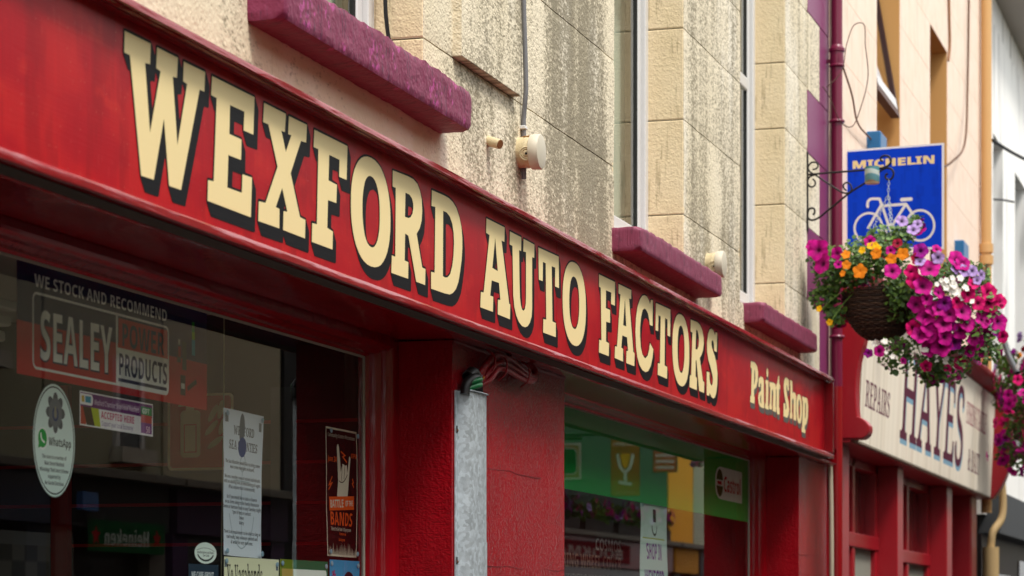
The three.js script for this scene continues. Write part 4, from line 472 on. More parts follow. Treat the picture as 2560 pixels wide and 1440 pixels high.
const BLOOMS = [["m",-0.254,0.256,-0.365,0.063],["m",-0.288,0.163,-0.335,0.06],["m",-0.22,0.297,-0.417,0.037],["m",-0.299,0.223,-0.235,0.037],["m",-0.316,0.151,-0.225,0.026],["m",-0.317,0.101,0.354,0.063],["m",-0.335,-0.01,0.316,0.056],["m",-0.311,-0.052,0.415,0.037],["m",-0.244,-0.166,0.557,0.056],["m",-0.211,-0.238,0.58,0.052],["m",-0.3,-0.268,0.352,0.052],["m",-0.279,-0.248,0.438,0.052],["m",-0.218,-0.286,0.54,0.052],["m",-0.3,-0.314,0.297,0.052],["m",-0.062,-0.348,0.632,0.045],["m",0.0,-0.391,0.652,0.045],["m",0.0,-0.288,0.673,0.045],["m",-0.252,-0.472,0.181,0.022],["m",-0.293,-0.409,0.035,0.034],["m",-0.099,-0.202,0.697,0.037],["o",-0.312,0.212,-0.177,0.03],["o",-0.338,0.169,0.117,0.037],["o",-0.326,0.199,0.188,0.041],["o",-0.327,0.144,-0.171,0.03],["o",-0.331,0.089,-0.195,0.022],["o",-0.345,0.097,-0.082,0.048],["o",-0.331,0.208,0.02,0.037],["y",-0.316,0.26,-0.017,0.022],["y",-0.319,0.234,-0.072,0.021],["y",-0.3,-0.127,-0.351,0.019],["y",-0.306,-0.217,-0.283,0.019],["y",-0.322,0.244,0.025,0.022],["y",-0.315,0.266,0.011,0.018],["c",-0.305,0.293,-0.026,0.034],["c",-0.31,0.271,0.151,0.03],["c",-0.326,0.223,0.112,0.03],["c",-0.322,0.165,0.273,0.034],["c",-0.278,0.228,0.397,0.03],["v",-0.35,0.091,0.126,0.048],["v",-0.306,0.218,0.298,0.045],["v",-0.249,0.158,0.523,0.06],["v",-0.238,0.137,0.556,0.045],["v",-0.298,-0.12,0.448,0.045],["v",-0.277,-0.187,0.479,0.048],["v",-0.306,-0.161,0.408,0.037],["v",-0.251,-0.261,0.496,0.03],["v",-0.14,-0.213,0.668,0.052],["v",0.0,-0.214,0.755,0.06],["v",0.0,-0.269,0.749,0.045],["v",-0.141,-0.315,0.613,0.06],["v",-0.236,-0.38,0.419,0.063],["v",-0.204,-0.359,0.504,0.045],["v",-0.082,-0.404,0.579,0.037],["v",-0.054,-0.576,0.348,0.034],["v",-0.285,-0.42,-0.036,0.026],["v",-0.329,-0.093,0.342,0.037],["p",-0.34,0.078,0.245,0.045],["p",-0.343,0.025,0.262,0.045],["p",-0.237,-0.063,0.59,0.045],["p",-0.136,-0.041,0.708,0.056],["p",0.0,-0.082,0.762,0.045],["p",-0.119,-0.102,0.713,0.06],["p",-0.193,-0.115,0.646,0.041],["p",-0.221,0.007,0.616,0.034],["p",-0.267,-0.112,0.526,0.041],["p",-0.048,-0.475,0.513,0.041],["p",-0.095,-0.513,0.443,0.026],["p",-0.194,-0.504,0.318,0.034],["p",0.0,-0.312,0.783,0.037],["l",-0.322,0.15,0.294,0.034],["l",-0.291,0.171,0.406,0.037],["l",-0.265,0.108,0.512,0.037],["l",-0.243,0.088,0.564,0.037],["l",-0.212,0.09,0.614,0.034],["l",-0.177,0.065,0.665,0.03],["l",-0.202,0.029,0.641,0.026],["l",-0.246,0.421,0.172,0.036],["l",-0.265,0.36,0.246,0.037],["l",-0.243,0.397,0.269,0.03],["w",-0.295,0.024,0.461,0.026],["w",-0.284,-0.003,0.494,0.03],["w",-0.277,-0.051,0.513,0.03],["w",-0.262,0.039,0.539,0.026],["w",-0.315,-0.0,0.402,0.019],["w",-0.249,-0.019,0.571,0.026],["w",-0.306,0.024,0.428,0.019],["w",-0.257,-0.085,0.552,0.022],["w",-0.222,-0.103,0.609,0.022],["w",-0.29,-0.031,0.481,0.026],["w",-0.28,0.031,0.5,0.022],["w",-0.313,-0.355,0.017,0.022],["w",-0.314,-0.35,0.073,0.022],["w",-0.274,-0.444,0.115,0.019],["w",-0.256,-0.407,0.326,0.019],["w",-0.289,-0.417,0.076,0.015],["w",-0.158,-0.477,0.434,0.019]];
const FOLIAGE = [[-0.188,0.19,-0.007,0.183],[-0.176,0.1,-0.294,0.118],[-0.173,-0.027,-0.347,0.092],[-0.177,-0.159,-0.281,0.066],[-0.189,0.0,0.274,0.157],[-0.196,-0.099,0.148,0.118],[-0.156,0.073,0.473,0.131],[-0.171,-0.205,0.348,0.131],[-0.111,-0.257,0.569,0.183],[-0.139,-0.43,0.268,0.157],[-0.08,-0.455,0.464,0.144],[-0.156,-0.414,0.116,0.118],[-0.082,-0.529,0.337,0.092],[-0.169,0.321,0.015,0.105],[-0.162,0.342,0.143,0.079],[-0.103,-0.105,0.644,0.131],[-0.188,0.144,-0.137,0.118],[0.0,-0.376,0.658,0.105],[-0.158,0.208,-0.349,0.105],[-0.114,0.073,0.62,0.092],[-0.136,0.419,0.229,0.047]];
// ---------------------------------------------------------------- fittings on the wall
function ventPipe(x, y, label, seed, moss) {
  const t = thing('vent_pipe', label, 'vent', [x, y, -.18], 'capped vent pipes above the fascia');
  part('pipe', lathe([[.062, -.02], [.062, .03], [.064, .034], [.064, .04], [.062, .044], [.062, .06]], [0, 0, 1], [x, y, -.18], 36), M.ventCream, t);
  part('cap', lathe([[.062, .052], [.07, .054], [.0715, .062], [.0715, .09], [.069, .094], [.06, .0965], [.0, .098]], [0, 0, 1], [x, y, -.18], 40), M.ventCap, t);
  const boss = lathe([[.03, -.004], [.03, .006], [.026, .009], [.022, .006], [.019, .009], [.014, .006], [.011, .01], [.0, .011]], [-.94, -.18, .25], [x - .055, y - .014, -.135], 24);
  part('boss', boss, M.ventCream, t); part('boss_hole', lathe([[.005, 0], [.005, .013], [0, .013]], [-.94, -.18, .25], [x - .055, y - .014, -.135], 12), M.dark, t);
  if (moss) { const m = new THREE.IcosahedronGeometry(.03, 3), p = m.attributes.position; for (let i = 0; i < p.count; i++) { const s = .75 + .5 * fbm(p.getX(i) * 60, p.getZ(i) * 60 + 4, 3); p.setXYZ(i, x + .005 + p.getX(i) * 1.1 * s, y + .0615 + p.getY(i) * .16 * s, -.135 + p.getZ(i) * 1.25 * s); } m.computeVertexNormals(); part('lichen', m, M.lichen, t); }
  return t;
}
ventPipe(10.035, 3.503, 'cream capped vent pipe with orange lichen beside the grey conduit', 1, true);
ventPipe(13.615, 3.52, 'cream capped vent pipe above the end of a plum sill', 2, false);
{ const t = thing('pipe_stub', 'short rusty cream pipe stub below the raised wall strip', 'pipe', [9.6, 3.46, -.18]);
  part('stub', rod([9.615, 3.482, -.2], [9.585, 3.455, -.125], .021, .019, 18), M.ventCream, t); part('rust_end', rod([9.5855, 3.4555, -.1265], [9.5845, 3.4545, -.1235], .0165, .0165, 18), std({ color: 0x7a4a22, roughness: 1 }), t); }
{ const t = thing('grey_conduit', 'thin grey conduit running down the wall to the vent pipe', 'conduit', [10.045, 3.4, -.17]);
  part('tube', tube([[10.045, 7, -.167], [10.047, 5, -.167], [10.048, 4.2, -.167], [10.05, 3.72, -.158], [10.052, 3.68, -.166], [10.055, 3.55, -.167], [10.06, 3.4, -.168]], .0105, 60, 10), M.greyCable, t);
  part('clip', box(10.036, 10.072, 3.60, 3.615, -.181, -.155, .004), M.pvc, t); }
{ const t = thing('black_cable', 'black cable with an orange clip in the window corner', 'cable', [8.5, 3.5, -.3]);
  part('cable', tube([[8.77, 6.5, -.31], [8.77, 4.4, -.31], [8.765, 4.0, -.308], [8.77, 3.8, -.31], [8.8, 3.66, -.3], [8.815, 3.56, -.28]], .008, 50, 8), M.rubber, t); part('clip', box(8.755, 8.785, 3.93, 3.945, -.325, -.297, .003), M.yellowCable, t); }
// plum downpipe at the party wall, red below the fascia
{ const px = 17.42, pz = -.108, r = .038;
  const t = thing('downpipe', 'plum painted downpipe at the party wall turning red below the fascia', 'pipe', [px, 0, pz]);
  part('upper_pipe', rod([px, 3.19, pz], [px, 7.4, pz], r, r, 28), M.pipePlum, t); part('lower_pipe', rod([px, .02, pz], [px, 3.1895, pz], r, r, 28), M.pipeRed, t);
  for (const y of [5.44, 6.9]) part('socket', lathe([[r, -.075], [r + .012, -.07], [r + .016, -.06], [r + .009, -.052], [r + .008, .03], [r + .016, .036], [r + .016, .056], [r + .008, .062], [r + .004, .075], [r, .08]], [0, 1, 0], [px, y, pz], 28), M.pipePlum, t);
  for (const y of [5.0, 3.53]) part('ring', lathe([[r, -.012], [r + .014, -.008], [r + .016, 0], [r + .012, .008], [r, .012]], [0, 1, 0], [px, y, pz], 28), M.pipePlum, t);
  part('strap', box(px - .012, px + .012, 5.4, 5.425, -.19, pz - r + .004), M.pipePlum, t);
  single('white_conduit', 'thin pale conduit between the corner stones and the downpipe', 'conduit', merge([rod([17.51, 2.7, -.16], [17.51, 7.4, -.16], .012, .012, 10), tube([[17.335, .1, -.13], [17.34, 1.2, -.135], [17.332, 1.9, -.13], [17.34, 2.4, -.135], [17.335, 2.64, -.14]], .016, 60, 8)]), std({ color: 0xb9ad97 }));
  single('loose_wire', 'thin rusty wire looped around the plum downpipe', 'wire', tube([[17.2, 5.19, -.14], [17.25, 5.3, -.05], [17.3, 5.5, -.02], [17.4, 5.65, .02], [17.45, 5.66, .07], [17.46, 5.52, .08], [17.45, 5.3, .1], [17.42, 5.1, .06], [17.38, 4.95, .0], [17.3, 4.97, -.06], [17.22, 5.14, -.13], [17.21, 5.2, -.17]], .0035, 90, 6), std({ color: 0x4d3428 }));
}
// ---------------------------------------------------------------- galvanised cable capping on the middle pier, with its cables
{
  const X = 9.115, z0 = -.158;
  const prof = [[X - .006, z0], [X - .006, z0 + .004], [X + .03, z0 + .004], [X + .034, z0 + .01], [X + .038, z0 + .03], [X + .046, z0 + .042], [X + .07, z0 + .048], [X + .2, z0 + .05], [X + .245, z0 + .047], [X + .262, z0 + .036], [X + .268, z0 + .018], [X + .27, z0 + .004], [X + .3, z0 + .004], [X + .3, z0]];
  const t = thing('cable_cover', 'galvanised steel cable cover fixed to the red pier', 'cable cover', [X + .14, 0, z0]);
  const plan = (y0, y1, grow) => { const g = sweepY(prof.map(([x, z]) => [x, z0 + (z - z0) * grow]), y0, y1, 40, .0008, 3); return g; };
  part('cover', plan(1.885, 2.456, 1.0), M.galv, t); part('cover', plan(.05, 1.895, 1.05), M.galv, t);
  part('flared_lip', tube([[X + .03, 2.456, z0 + .02], [X + .05, 2.458, z0 + .046], [X + .12, 2.458, z0 + .053], [X + .24, 2.458, z0 + .053], [X + .285, 2.46, z0 + .035]], .003, 40, 6), M.galv, t);
  for (const y of [2.31, 1.82, 1.2]) { part('slot', box(X + .002, X + .016, y - .014, y + .014, z0 + .0042, z0 + .006, .004), M.dark, t); part('screw', lathe([[.006, 0], [.006, .003], [.003, .005], [0, .005]], [0, 0, 1], [X + .009, y - .004, z0 + .006], 10), std({ color: 0x5a3b26 }), t); }
  const c = thing('cable_bundle', 'bundle of painted cables bending from the cable cover to the soffit', 'cables', [9.4, 2.4, -.13]);
  for (let k = 0; k < 2; k++) part('green_cable', tube(Array.from({ length: 9 }, (_, q) => { const a = q / 8 * Math.PI; return [9.16 + .13 * q / 8, 2.462 + .02 * k + .024 * Math.sin(a * .7) , -.128 + .032 * Math.sin(a)]; }), .011, 30, 8), M.greenCable, c);
  part('black_wrap', tube([[9.15, 2.44, -.13], [9.16, 2.475, -.13], [9.2, 2.505, -.118], [9.26, 2.51, -.118], [9.3, 2.49, -.125], [9.32, 2.44, -.13]], .019, 40, 10), M.rubber, c);
  part('black_wrap', tube([[9.2, 2.515, -.135], [9.26, 2.535, -.135], [9.33, 2.525, -.14]], .022, 20, 10), M.rubber, c);
  part('grey_cable', tube([[9.31, 2.43, -.125], [9.31, 2.5, -.125], [9.34, 2.55, -.13]], .012, 20, 8), M.greyCable, c);
  part('yellow_cable', tube([[9.355, 2.49, -.135], [9.36, 2.52, -.125], [9.35, 2.545, -.13]], .007, 16, 6), M.yellowCable, c);
  const red = M.trimRed;
  part('painted_cable', tube([[9.3, 2.5, -.14], [9.35, 2.56, -.12], [9.42, 2.605, -.11], [9.5, 2.625, -.11], [9.58, 2.62, -.11], [9.66, 2.622, -.115], [9.70, 2.642, -.12], [9.71, 2.66, -.13]], .0125, 60, 10), red, c);
  [[.004, 0], [-.022, .004], [-.048, .006]].forEach(([dy, dz], k) => part('painted_cable', tube([[9.33 + k * .012, 2.49, -.14], [9.38 + k * .012, 2.565 + dy, -.118 + dz], [9.48, 2.612 + dy, -.11 + dz], [9.6, 2.622 + dy, -.11 + dz], [9.74, 2.612 + dy, -.11 + dz], [9.86, 2.596 + dy * .8, -.112 + dz], [9.97, 2.586 + dy * .5, -.115 + dz], [10.05 + k * .012, 2.595, -.12], [10.075 + k * .01, 2.622, -.13], [10.04, 2.65, -.145]], .0105, 90, 10), red, c));
  for (const x of [9.4, 9.56, 9.87]) part('cable_tie', tube([[x, 2.53, -.125], [x + .004, 2.56, -.095], [x, 2.61, -.092], [x - .006, 2.635, -.12]], .004, 20, 6), red, c);
}
// ---------------------------------------------------------------- wrought iron bracket and hanging basket
const BX = 16.66;
function ironBracket(label) {
  const t = thing('iron_bracket', label, 'bracket', [BX, 4.14, -.175], 'black scrolled brackets for hanging baskets');
  const q = (X, Y) => [BX, 4.793 - Y * .000673, -.2245 + X * .000673];
  const r = .0058, tb = (name, pts, rr = r, s = 50) => part(name, tube(pts.map(([a, b]) => q(a, b)), rr, s, 8), M.iron, t);
  part('wall_bar', box(BX - .012, BX + .012, 4.14, 4.665, -.1785, -.17, .002), M.iron, t);
  tb('arm', [[70, 416], [200, 410], [420, 404], [640, 397], [780, 390], [850, 370], [885, 330], [870, 285], [830, 268], [792, 282], [785, 308], [805, 322]], .0068, 90);
  tb('strut', [[130, 812], [145, 778], [135, 748], [97, 745], [76, 780], [76, 830], [108, 858], [165, 848], [300, 752], [500, 602], [640, 520], [790, 412], [838, 390], [888, 400], [910, 440], [895, 490], [865, 503], [835, 485], [835, 456], [855, 442]], .0068, 140);
  tb('scroll', [[125, 368], [160, 360], [178, 330], [160, 303], [112, 300], [80, 340], [92, 382], [160, 428], [280, 515], [430, 610], [480, 608], [505, 580], [490, 530], [455, 510], [426, 530], [430, 568], [455, 588]], r, 110);
  tb('scroll', [[150, 418], [92, 440], [75, 480], [85, 520], [115, 538], [145, 520], [148, 485], [125, 460]], r, 50);
  return t;
}
ironBracket('black wrought iron scroll bracket on the corner stones');
{ const t = thing('painted_tin', 'small teal and sand painted tin tied onto the iron bracket', 'tin', [BX, 4.43, .25]);
  const m = std({ map: tex(64, 128, (i, j) => { const y = j / 128 + .06 * (fbm(i / 12, j / 30, 2) - .5); return y > .72 ? hex('#1f4a50') : y > .58 ? hex('#2f7078') : y > .5 ? hex('#a9b3ae') : y > .4 ? hex('#517f88') : y > .3 ? hex('#8a6a50') : hex('#c9b396'); }), roughness: .5 });
  part('can', lathe([[0, 0], [.044, .002], [.048, .012], [.048, .102], [.045, .112], [0, .113]], [0, 1, 0], [BX, 4.432, .249], 28), m, t); }
const PET = {};
{ // blossom shapes, one unit across the radius
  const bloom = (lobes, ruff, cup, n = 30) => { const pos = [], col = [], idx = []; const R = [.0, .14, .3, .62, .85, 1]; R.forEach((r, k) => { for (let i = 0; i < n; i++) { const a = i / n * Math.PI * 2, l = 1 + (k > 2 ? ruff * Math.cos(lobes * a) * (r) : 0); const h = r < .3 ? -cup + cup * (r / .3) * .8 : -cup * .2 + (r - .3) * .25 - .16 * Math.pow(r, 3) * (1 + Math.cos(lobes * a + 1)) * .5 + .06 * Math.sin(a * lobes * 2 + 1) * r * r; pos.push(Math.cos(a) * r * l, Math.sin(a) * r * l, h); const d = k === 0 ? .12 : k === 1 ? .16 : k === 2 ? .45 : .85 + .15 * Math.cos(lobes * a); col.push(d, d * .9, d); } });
    for (let k = 0; k < R.length - 1; k++) for (let i = 0; i < n; i++) { const a = k * n + i, b = k * n + (i + 1) % n, c = a + n, d = b + n; idx.push(a, c, b, b, c, d); }
    const g = new THREE.BufferGeometry(); g.setAttribute('position', new THREE.Float32BufferAttribute(pos, 3)); g.setAttribute('color', new THREE.Float32BufferAttribute(col, 3)); g.setIndex(idx); g.computeVertexNormals(); return g; };
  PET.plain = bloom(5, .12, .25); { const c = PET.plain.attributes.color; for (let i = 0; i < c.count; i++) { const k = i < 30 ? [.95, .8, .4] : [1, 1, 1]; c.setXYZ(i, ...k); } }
  PET.shape = [bloom(5, .07, .45), bloom(5, .1, .3), bloom(5, .04, .5)];
  const petal = (c) => phys({ color: c, vertexColors: true, roughness: .7, transmission: .12, specularIntensity: .3, thickness: 0, side: THREE.DoubleSide });
  PET.mat = { m: petal(0xc00484), p: petal(0xd80a6c), v: petal(0x96088a), c: petal(0x980a32), l: petal(0xb9a0d8), w: petal(0xeeebe4), o: petal(0xf08a1c), y: petal(0xf0b814) };
  PET.name = { m: 'petunia', p: 'petunia', v: 'petunia', c: 'petunia', l: 'small_petunia', w: 'white_blossom', o: 'begonia', y: 'yellow_blossom' };
  const leaf = []; const lp = [[0, 0], [.32, .28], [.42, .6], [.3, .88], [0, 1.08]]; const P2 = [], I2 = []; lp.forEach(([x, y]) => { P2.push(-x, y, .12 * x - .1 * y * y, 0, y, -.1 * y * y, x, y, .12 * x - .1 * y * y); }); for (let k = 0; k < 4; k++) for (let s = 0; s < 2; s++) { const a = k * 3 + s, b = a + 1, c = a + 3, d = b + 3; I2.push(a, b, c, c, b, d); }
  PET.leaf = new THREE.BufferGeometry(); PET.leaf.setAttribute('position', new THREE.Float32BufferAttribute(P2, 3)); PET.leaf.setIndex(I2); PET.leaf.computeVertexNormals();
  PET.leafMat = [0x44691c, 0x33571b, 0x5d8026, 0x789a3a].map((c) => phys({ color: c, roughness: .6, transmission: .2, thickness: 0, side: THREE.DoubleSide }));
}
const basketC = [BX, 3.72, .31];
const basket = thing('hanging_basket', 'wicker hanging basket overflowing with magenta petunias and orange begonias below the blue sign', 'flower basket', basketC, 'flower baskets hung along the street');
{
  const R = rngOf(4242), [cx, cy, cz] = basketC;
  // woven bowl
  const bowl = (h) => { const t = Math.min(1, Math.max(0, h)); return .245 * Math.pow(1 - Math.pow(1 - t, 2.3), .55) + .004; };
  const rows = 24, strands = []; for (let k = 0; k <= rows; k++) { const h = k / rows, y = cy - .295 + h * .305, r = bowl(h * .93 + .07); const pts = []; for (let i = 0; i < 72; i++) { const a = i / 72 * Math.PI * 2, wv = .0055 * Math.cos(a * 18 + (k % 2) * Math.PI); pts.push([cx + Math.cos(a) * (r + wv), y + .004 * (fbm(a * 3, k) - .5), cz + Math.sin(a) * (r + wv)]); } strands.push(tube(pts, .0056 + .0012 * R(), 144, 5, true)); }
  const wick = [0x3a261a, 0x4a3424, 0x2c1d15].map((c) => std({ color: c, roughness: .75 }));
  const byTone = [[], [], []]; strands.forEach((s, k) => byTone[(k * 7) % 3].push(s)); byTone.forEach((s, k) => { const m = part('wicker_weave', merge(s), wick[k], basket); m.userData.kind = 'stuff'; });
  for (let i = 0; i < 18; i++) { const a = (i + .5) / 18 * Math.PI * 2; part('wicker_stake', tube(Array.from({ length: 9 }, (_, k) => { const h = k / 8; const r = bowl(h * .93 + .07); return [cx + Math.cos(a) * r, cy - .3 + h * .32, cz + Math.sin(a) * r]; }), .005, 16, 5), wick[0], basket); }
  part('liner', lathe(Array.from({ length: 14 }, (_, k) => [Math.max(.001, bowl(k / 13 * .93 + .07) - .012) * (k ? 1 : .02), -.29 + k / 13 * .29]).concat([[.0005, -.01]]), [0, 1, 0], basketC, 36), std({ color: 0x17110c }), basket);
  // chains from the bracket hook
  const link = new THREE.TorusGeometry(.0075, .0018, 5, 10); link.scale(1, 1.5, 1);
  const chain = (a, b) => { const A = V3(a), B = V3(b), d = B.clone().sub(A), n = Math.max(2, Math.round(d.length() / .019)), qn = new THREE.Quaternion().setFromUnitVectors(new THREE.Vector3(0, -1, 0), d.clone().normalize()); const gs = []; for (let i = 0; i < n; i++) { const g = link.clone(); g.rotateY(i % 2 ? Math.PI / 2 : 0); g.applyQuaternion(qn); const p = A.clone().addScaledVector(d, (i + .5) / n); g.translate(p.x, p.y, p.z); gs.push(g); } part('chain', merge(gs), M.galv, basket); };
  chain([BX, 4.455, .358], [BX, 4.36, .354]); for (let k = 0; k < 3; k++) { const a = Math.PI * 2 * k / 3 + 2.6; chain([BX, 4.36, .354], [cx + Math.cos(a) * .235, cy + .01, cz + Math.sin(a) * .235]); }
  // blossoms
  const Z = new THREE.Vector3(0, 0, 1), up = new THREE.Vector3(0, 1, 0);
  const flower = (t, x, y, z, r, nrm) => { const m = shade(new THREE.Mesh('woy'.includes(t) ? PET.plain : PET.shape[Math.floor(R() * 3)], PET.mat[t])); m.name = PET.name[t]; m.position.set(x, y, z); const q = new THREE.Quaternion().setFromUnitVectors(Z, nrm); m.quaternion.copy(q).multiply(new THREE.Quaternion().setFromAxisAngle(Z, R() * 6.28)); m.scale.setScalar(r * (t === 'o' ? .95 : 1.12)); if (t === 'o' || t === 'y') m.scale.z *= .6; basket.add(m); };
  const N = (x, y, z) => new THREE.Vector3(-.85 + (R() - .5) * .8 + x * .6, .18 + (R() - .5) * .7 + y * .4, .15 + z * .9 + (R() - .5) * .8).normalize();
  BLOOMS.push(['m', -.3, -.12, .27, .05], ['m', -.3, -.2, .33, .052], ['p', -.3, -.27, .25, .046], ['m', -.29, -.31, .35, .052], ['m', -.3, -.15, .38, .05], ['m', -.27, -.33, .45, .05], ['m', -.24, -.4, .34, .046]);
  BLOOMS.forEach(([kind, x, y, z, r], bi) => { const t = kind === 'v' && bi % 3 ? 'm' : kind === 'c' && bi % 2 ? 'm' : kind; const k = t === 'w' ? 2 : 1; for (let i = 0; i < k; i++) flower(t, x - .03 + (i ? (R() - .5) * .05 : 0), y + (i ? (R() - .5) * .05 : 0), z + (i ? (R() - .5) * .05 : 0), t === 'w' ? r * .75 : r, N(x, y, z)); });
  for (let k = 0; k < 60; k++) { const f = FOLIAGE[Math.floor(R() * FOLIAGE.length)]; const a = R() * 6.28, b = Math.acos(2 * R() - 1), rr = f[3] * 1.0; const d = new THREE.Vector3(Math.abs(Math.cos(a) * Math.sin(b)), Math.cos(b), Math.sin(a) * Math.sin(b)); flower('mmpmvm'[Math.floor(R() * 6)], f[0] + d.x * rr + .12, f[1] + d.y * rr * .8, f[2] + d.z * rr, .036 + R() * .016, d); }
  // leaves: single large ones, and a mass of small ones
  for (const [x, y, z, rr] of [[-.2, .19, -.1, .16], [-.22, .12, -.22, .13], [-.22, .2, .08, .14], [-.24, -.02, .16, .12]]) FOLIAGE.push([x, y, z, rr], [x, y, z, rr]);
  const inBlob = () => { const f = FOLIAGE[Math.floor(R() * FOLIAGE.length)]; let x, y, z; do { x = R() * 2 - 1; y = R() * 2 - 1; z = R() * 2 - 1; } while (x * x + y * y + z * z > 1); return [f[0] + x * f[3] + .02, f[1] + y * f[3], f[2] + z * f[3]]; };
  const place = (o, s) => { const [x, y, z] = inBlob(); const n = new THREE.Vector3(-.5 + R() - .5, R() * .9, R() - .5).normalize(); const q = new THREE.Quaternion().setFromUnitVectors(Z, n).multiply(new THREE.Quaternion().setFromAxisAngle(Z, R() * 6.28)); o.compose(new THREE.Vector3(x, y, z), q, new THREE.Vector3(s, s, s)); };
  const mt = new THREE.Matrix4();
  for (let k = 0; k < 110; k++) { place(mt, .035 + R() * .03); const m = shade(new THREE.Mesh(PET.leaf, PET.leafMat[k % 4])); m.name = 'leaf'; m.applyMatrix4(mt); basket.add(m); }
  for (let c = 0; c < 3; c++) { const gs = []; for (let k = 0; k < 2100; k++) { place(mt, .018 + R() * .018); const g = PET.leaf.clone(); g.applyMatrix4(mt); gs.push(g); } const m = shade(new THREE.Mesh(mergeGeometries(gs), PET.leafMat[c])); m.name = 'foliage'; m.userData.kind = 'stuff'; basket.add(m); }
  for (const [x, y, z] of [[-.25, .4, .17], [-.26, .35, .24], [-.22, -.57, .33], [-.28, -.2, -.28], [-.28, -.13, -.35], [-.2, .05, .66], [0, -.2, .74]]) part('stem', tube([[cx + x, cy + y, cz + z], [cx + x * .8, cy + y * .6 + .05, cz + z * .7], [cx + x * .4, cy + .05, cz + z * .35]], .0035, 16, 5), PET.leafMat[2], basket);
}
// two more baskets further along
const copyBasket = (x, y, z, turn, label) => { const c = basket.clone(); c.name = numbered('hanging_basket'); c.position.set(x, y, z); c.rotation.y = turn; c.userData = { ...basket.userData, label }; scene.add(c); return c; };
copyBasket(22.1, 3.40, 1.03, 2.4, 'hanging basket of pink and white petunias beside the cream shop sign');
copyBasket(25.6, 4.0, .72, 4.0, 'hanging basket of pink petunias under a white hoop far along the street');
// ---------------------------------------------------------------- blue hanging sign
{
  const t = thing('projecting_sign', 'square blue enamel sign with a white bicycle and gold lettering', 'sign', [18.3, 4.24, .15]);
  const m = print(768, 768, (g, w, h) => { g.fillStyle = '#d8d8dc'; g.fillRect(0, 0, w, h); g.fillStyle = '#0638b8'; g.fillRect(14, 14, w - 28, h - 28);
    for (let k = 0; k < 60; k++) { g.fillStyle = `rgba(6,22,96,${.05 + .08 * NT[k]})`; g.fillRect(20 + 700 * NT[k + 100], 20 + 600 * NT[k + 200], 6 + 40 * NT[k + 300], 60 + 180 * NT[k + 400]); }
    text(g, 'MICHELIN', 66, 146, 78, { w: 640, fill: '#dcc48e', stroke: '#dcc48e', lw: 4 });
    g.strokeStyle = '#d2cfc8'; g.lineWidth = 17; g.beginPath(); g.ellipse(195, 610, 106, 110, 0, 0, 7); g.stroke(); g.beginPath(); g.ellipse(590, 596, 106, 110, 0, 0, 7); g.stroke();
    g.lineWidth = 20; g.lineJoin = 'round'; g.lineCap = 'round'; g.beginPath(); g.moveTo(195, 610); g.lineTo(296, 440); g.lineTo(360, 620); g.lineTo(590, 596); g.lineTo(482, 440); g.lineTo(296, 452); g.moveTo(482, 440); g.lineTo(360, 620); g.stroke(); g.beginPath(); g.moveTo(296, 440); g.lineTo(280, 395); g.lineTo(220, 390); g.quadraticCurveTo(180, 400, 190, 450); g.stroke(); g.lineWidth = 26; g.beginPath(); g.moveTo(450, 408); g.lineTo(520, 404); g.stroke(); g.lineWidth = 12; g.beginPath(); g.ellipse(360, 620, 34, 34, 0, 0, 7); g.stroke(); g.beginPath(); g.moveTo(360, 620); g.lineTo(372, 690); g.lineTo(404, 692); g.stroke(); }, { rough: .5 });
  const sh = new THREE.Shape([[-.212, 4.251], [.508, 4.224], [.508, 4.978], [-.212, 4.962]].map(([a, b]) => new THREE.Vector2(a, b)));
  const plate = new THREE.ExtrudeGeometry(sh, { depth: .012, bevelEnabled: false }); { const p = plate.attributes.position; for (let i = 0; i < p.count; i++) p.setXYZ(i, 18.3 + .002 + p.getZ(i), p.getY(i), p.getX(i)); plate.index || 0; const a = plate.toNonIndexed ? plate : plate; a.computeVertexNormals(); }
  part('plate', plate, std({ color: 0xc9c9cc, side: THREE.DoubleSide }), t);
  const f = new THREE.BufferGeometry(); f.setAttribute('position', new THREE.Float32BufferAttribute([18.3, 4.2525, -.2105, 18.3, 4.2255, .5065, 18.3, 4.9765, .5065, 18.3, 4.9605, -.2105], 3)); f.setAttribute('uv', new THREE.Float32BufferAttribute([0, 0, 1, 0, 1, 1, 0, 1], 2)); f.setIndex([0, 1, 2, 0, 2, 3]); f.computeVertexNormals(); part('enamel_face', f, m, t);
  for (const y of [4.4, 4.8]) part('wall_arm', box(18.316, 18.34, y - .012, y + .012, -.25, .45), M.iron, t);
}
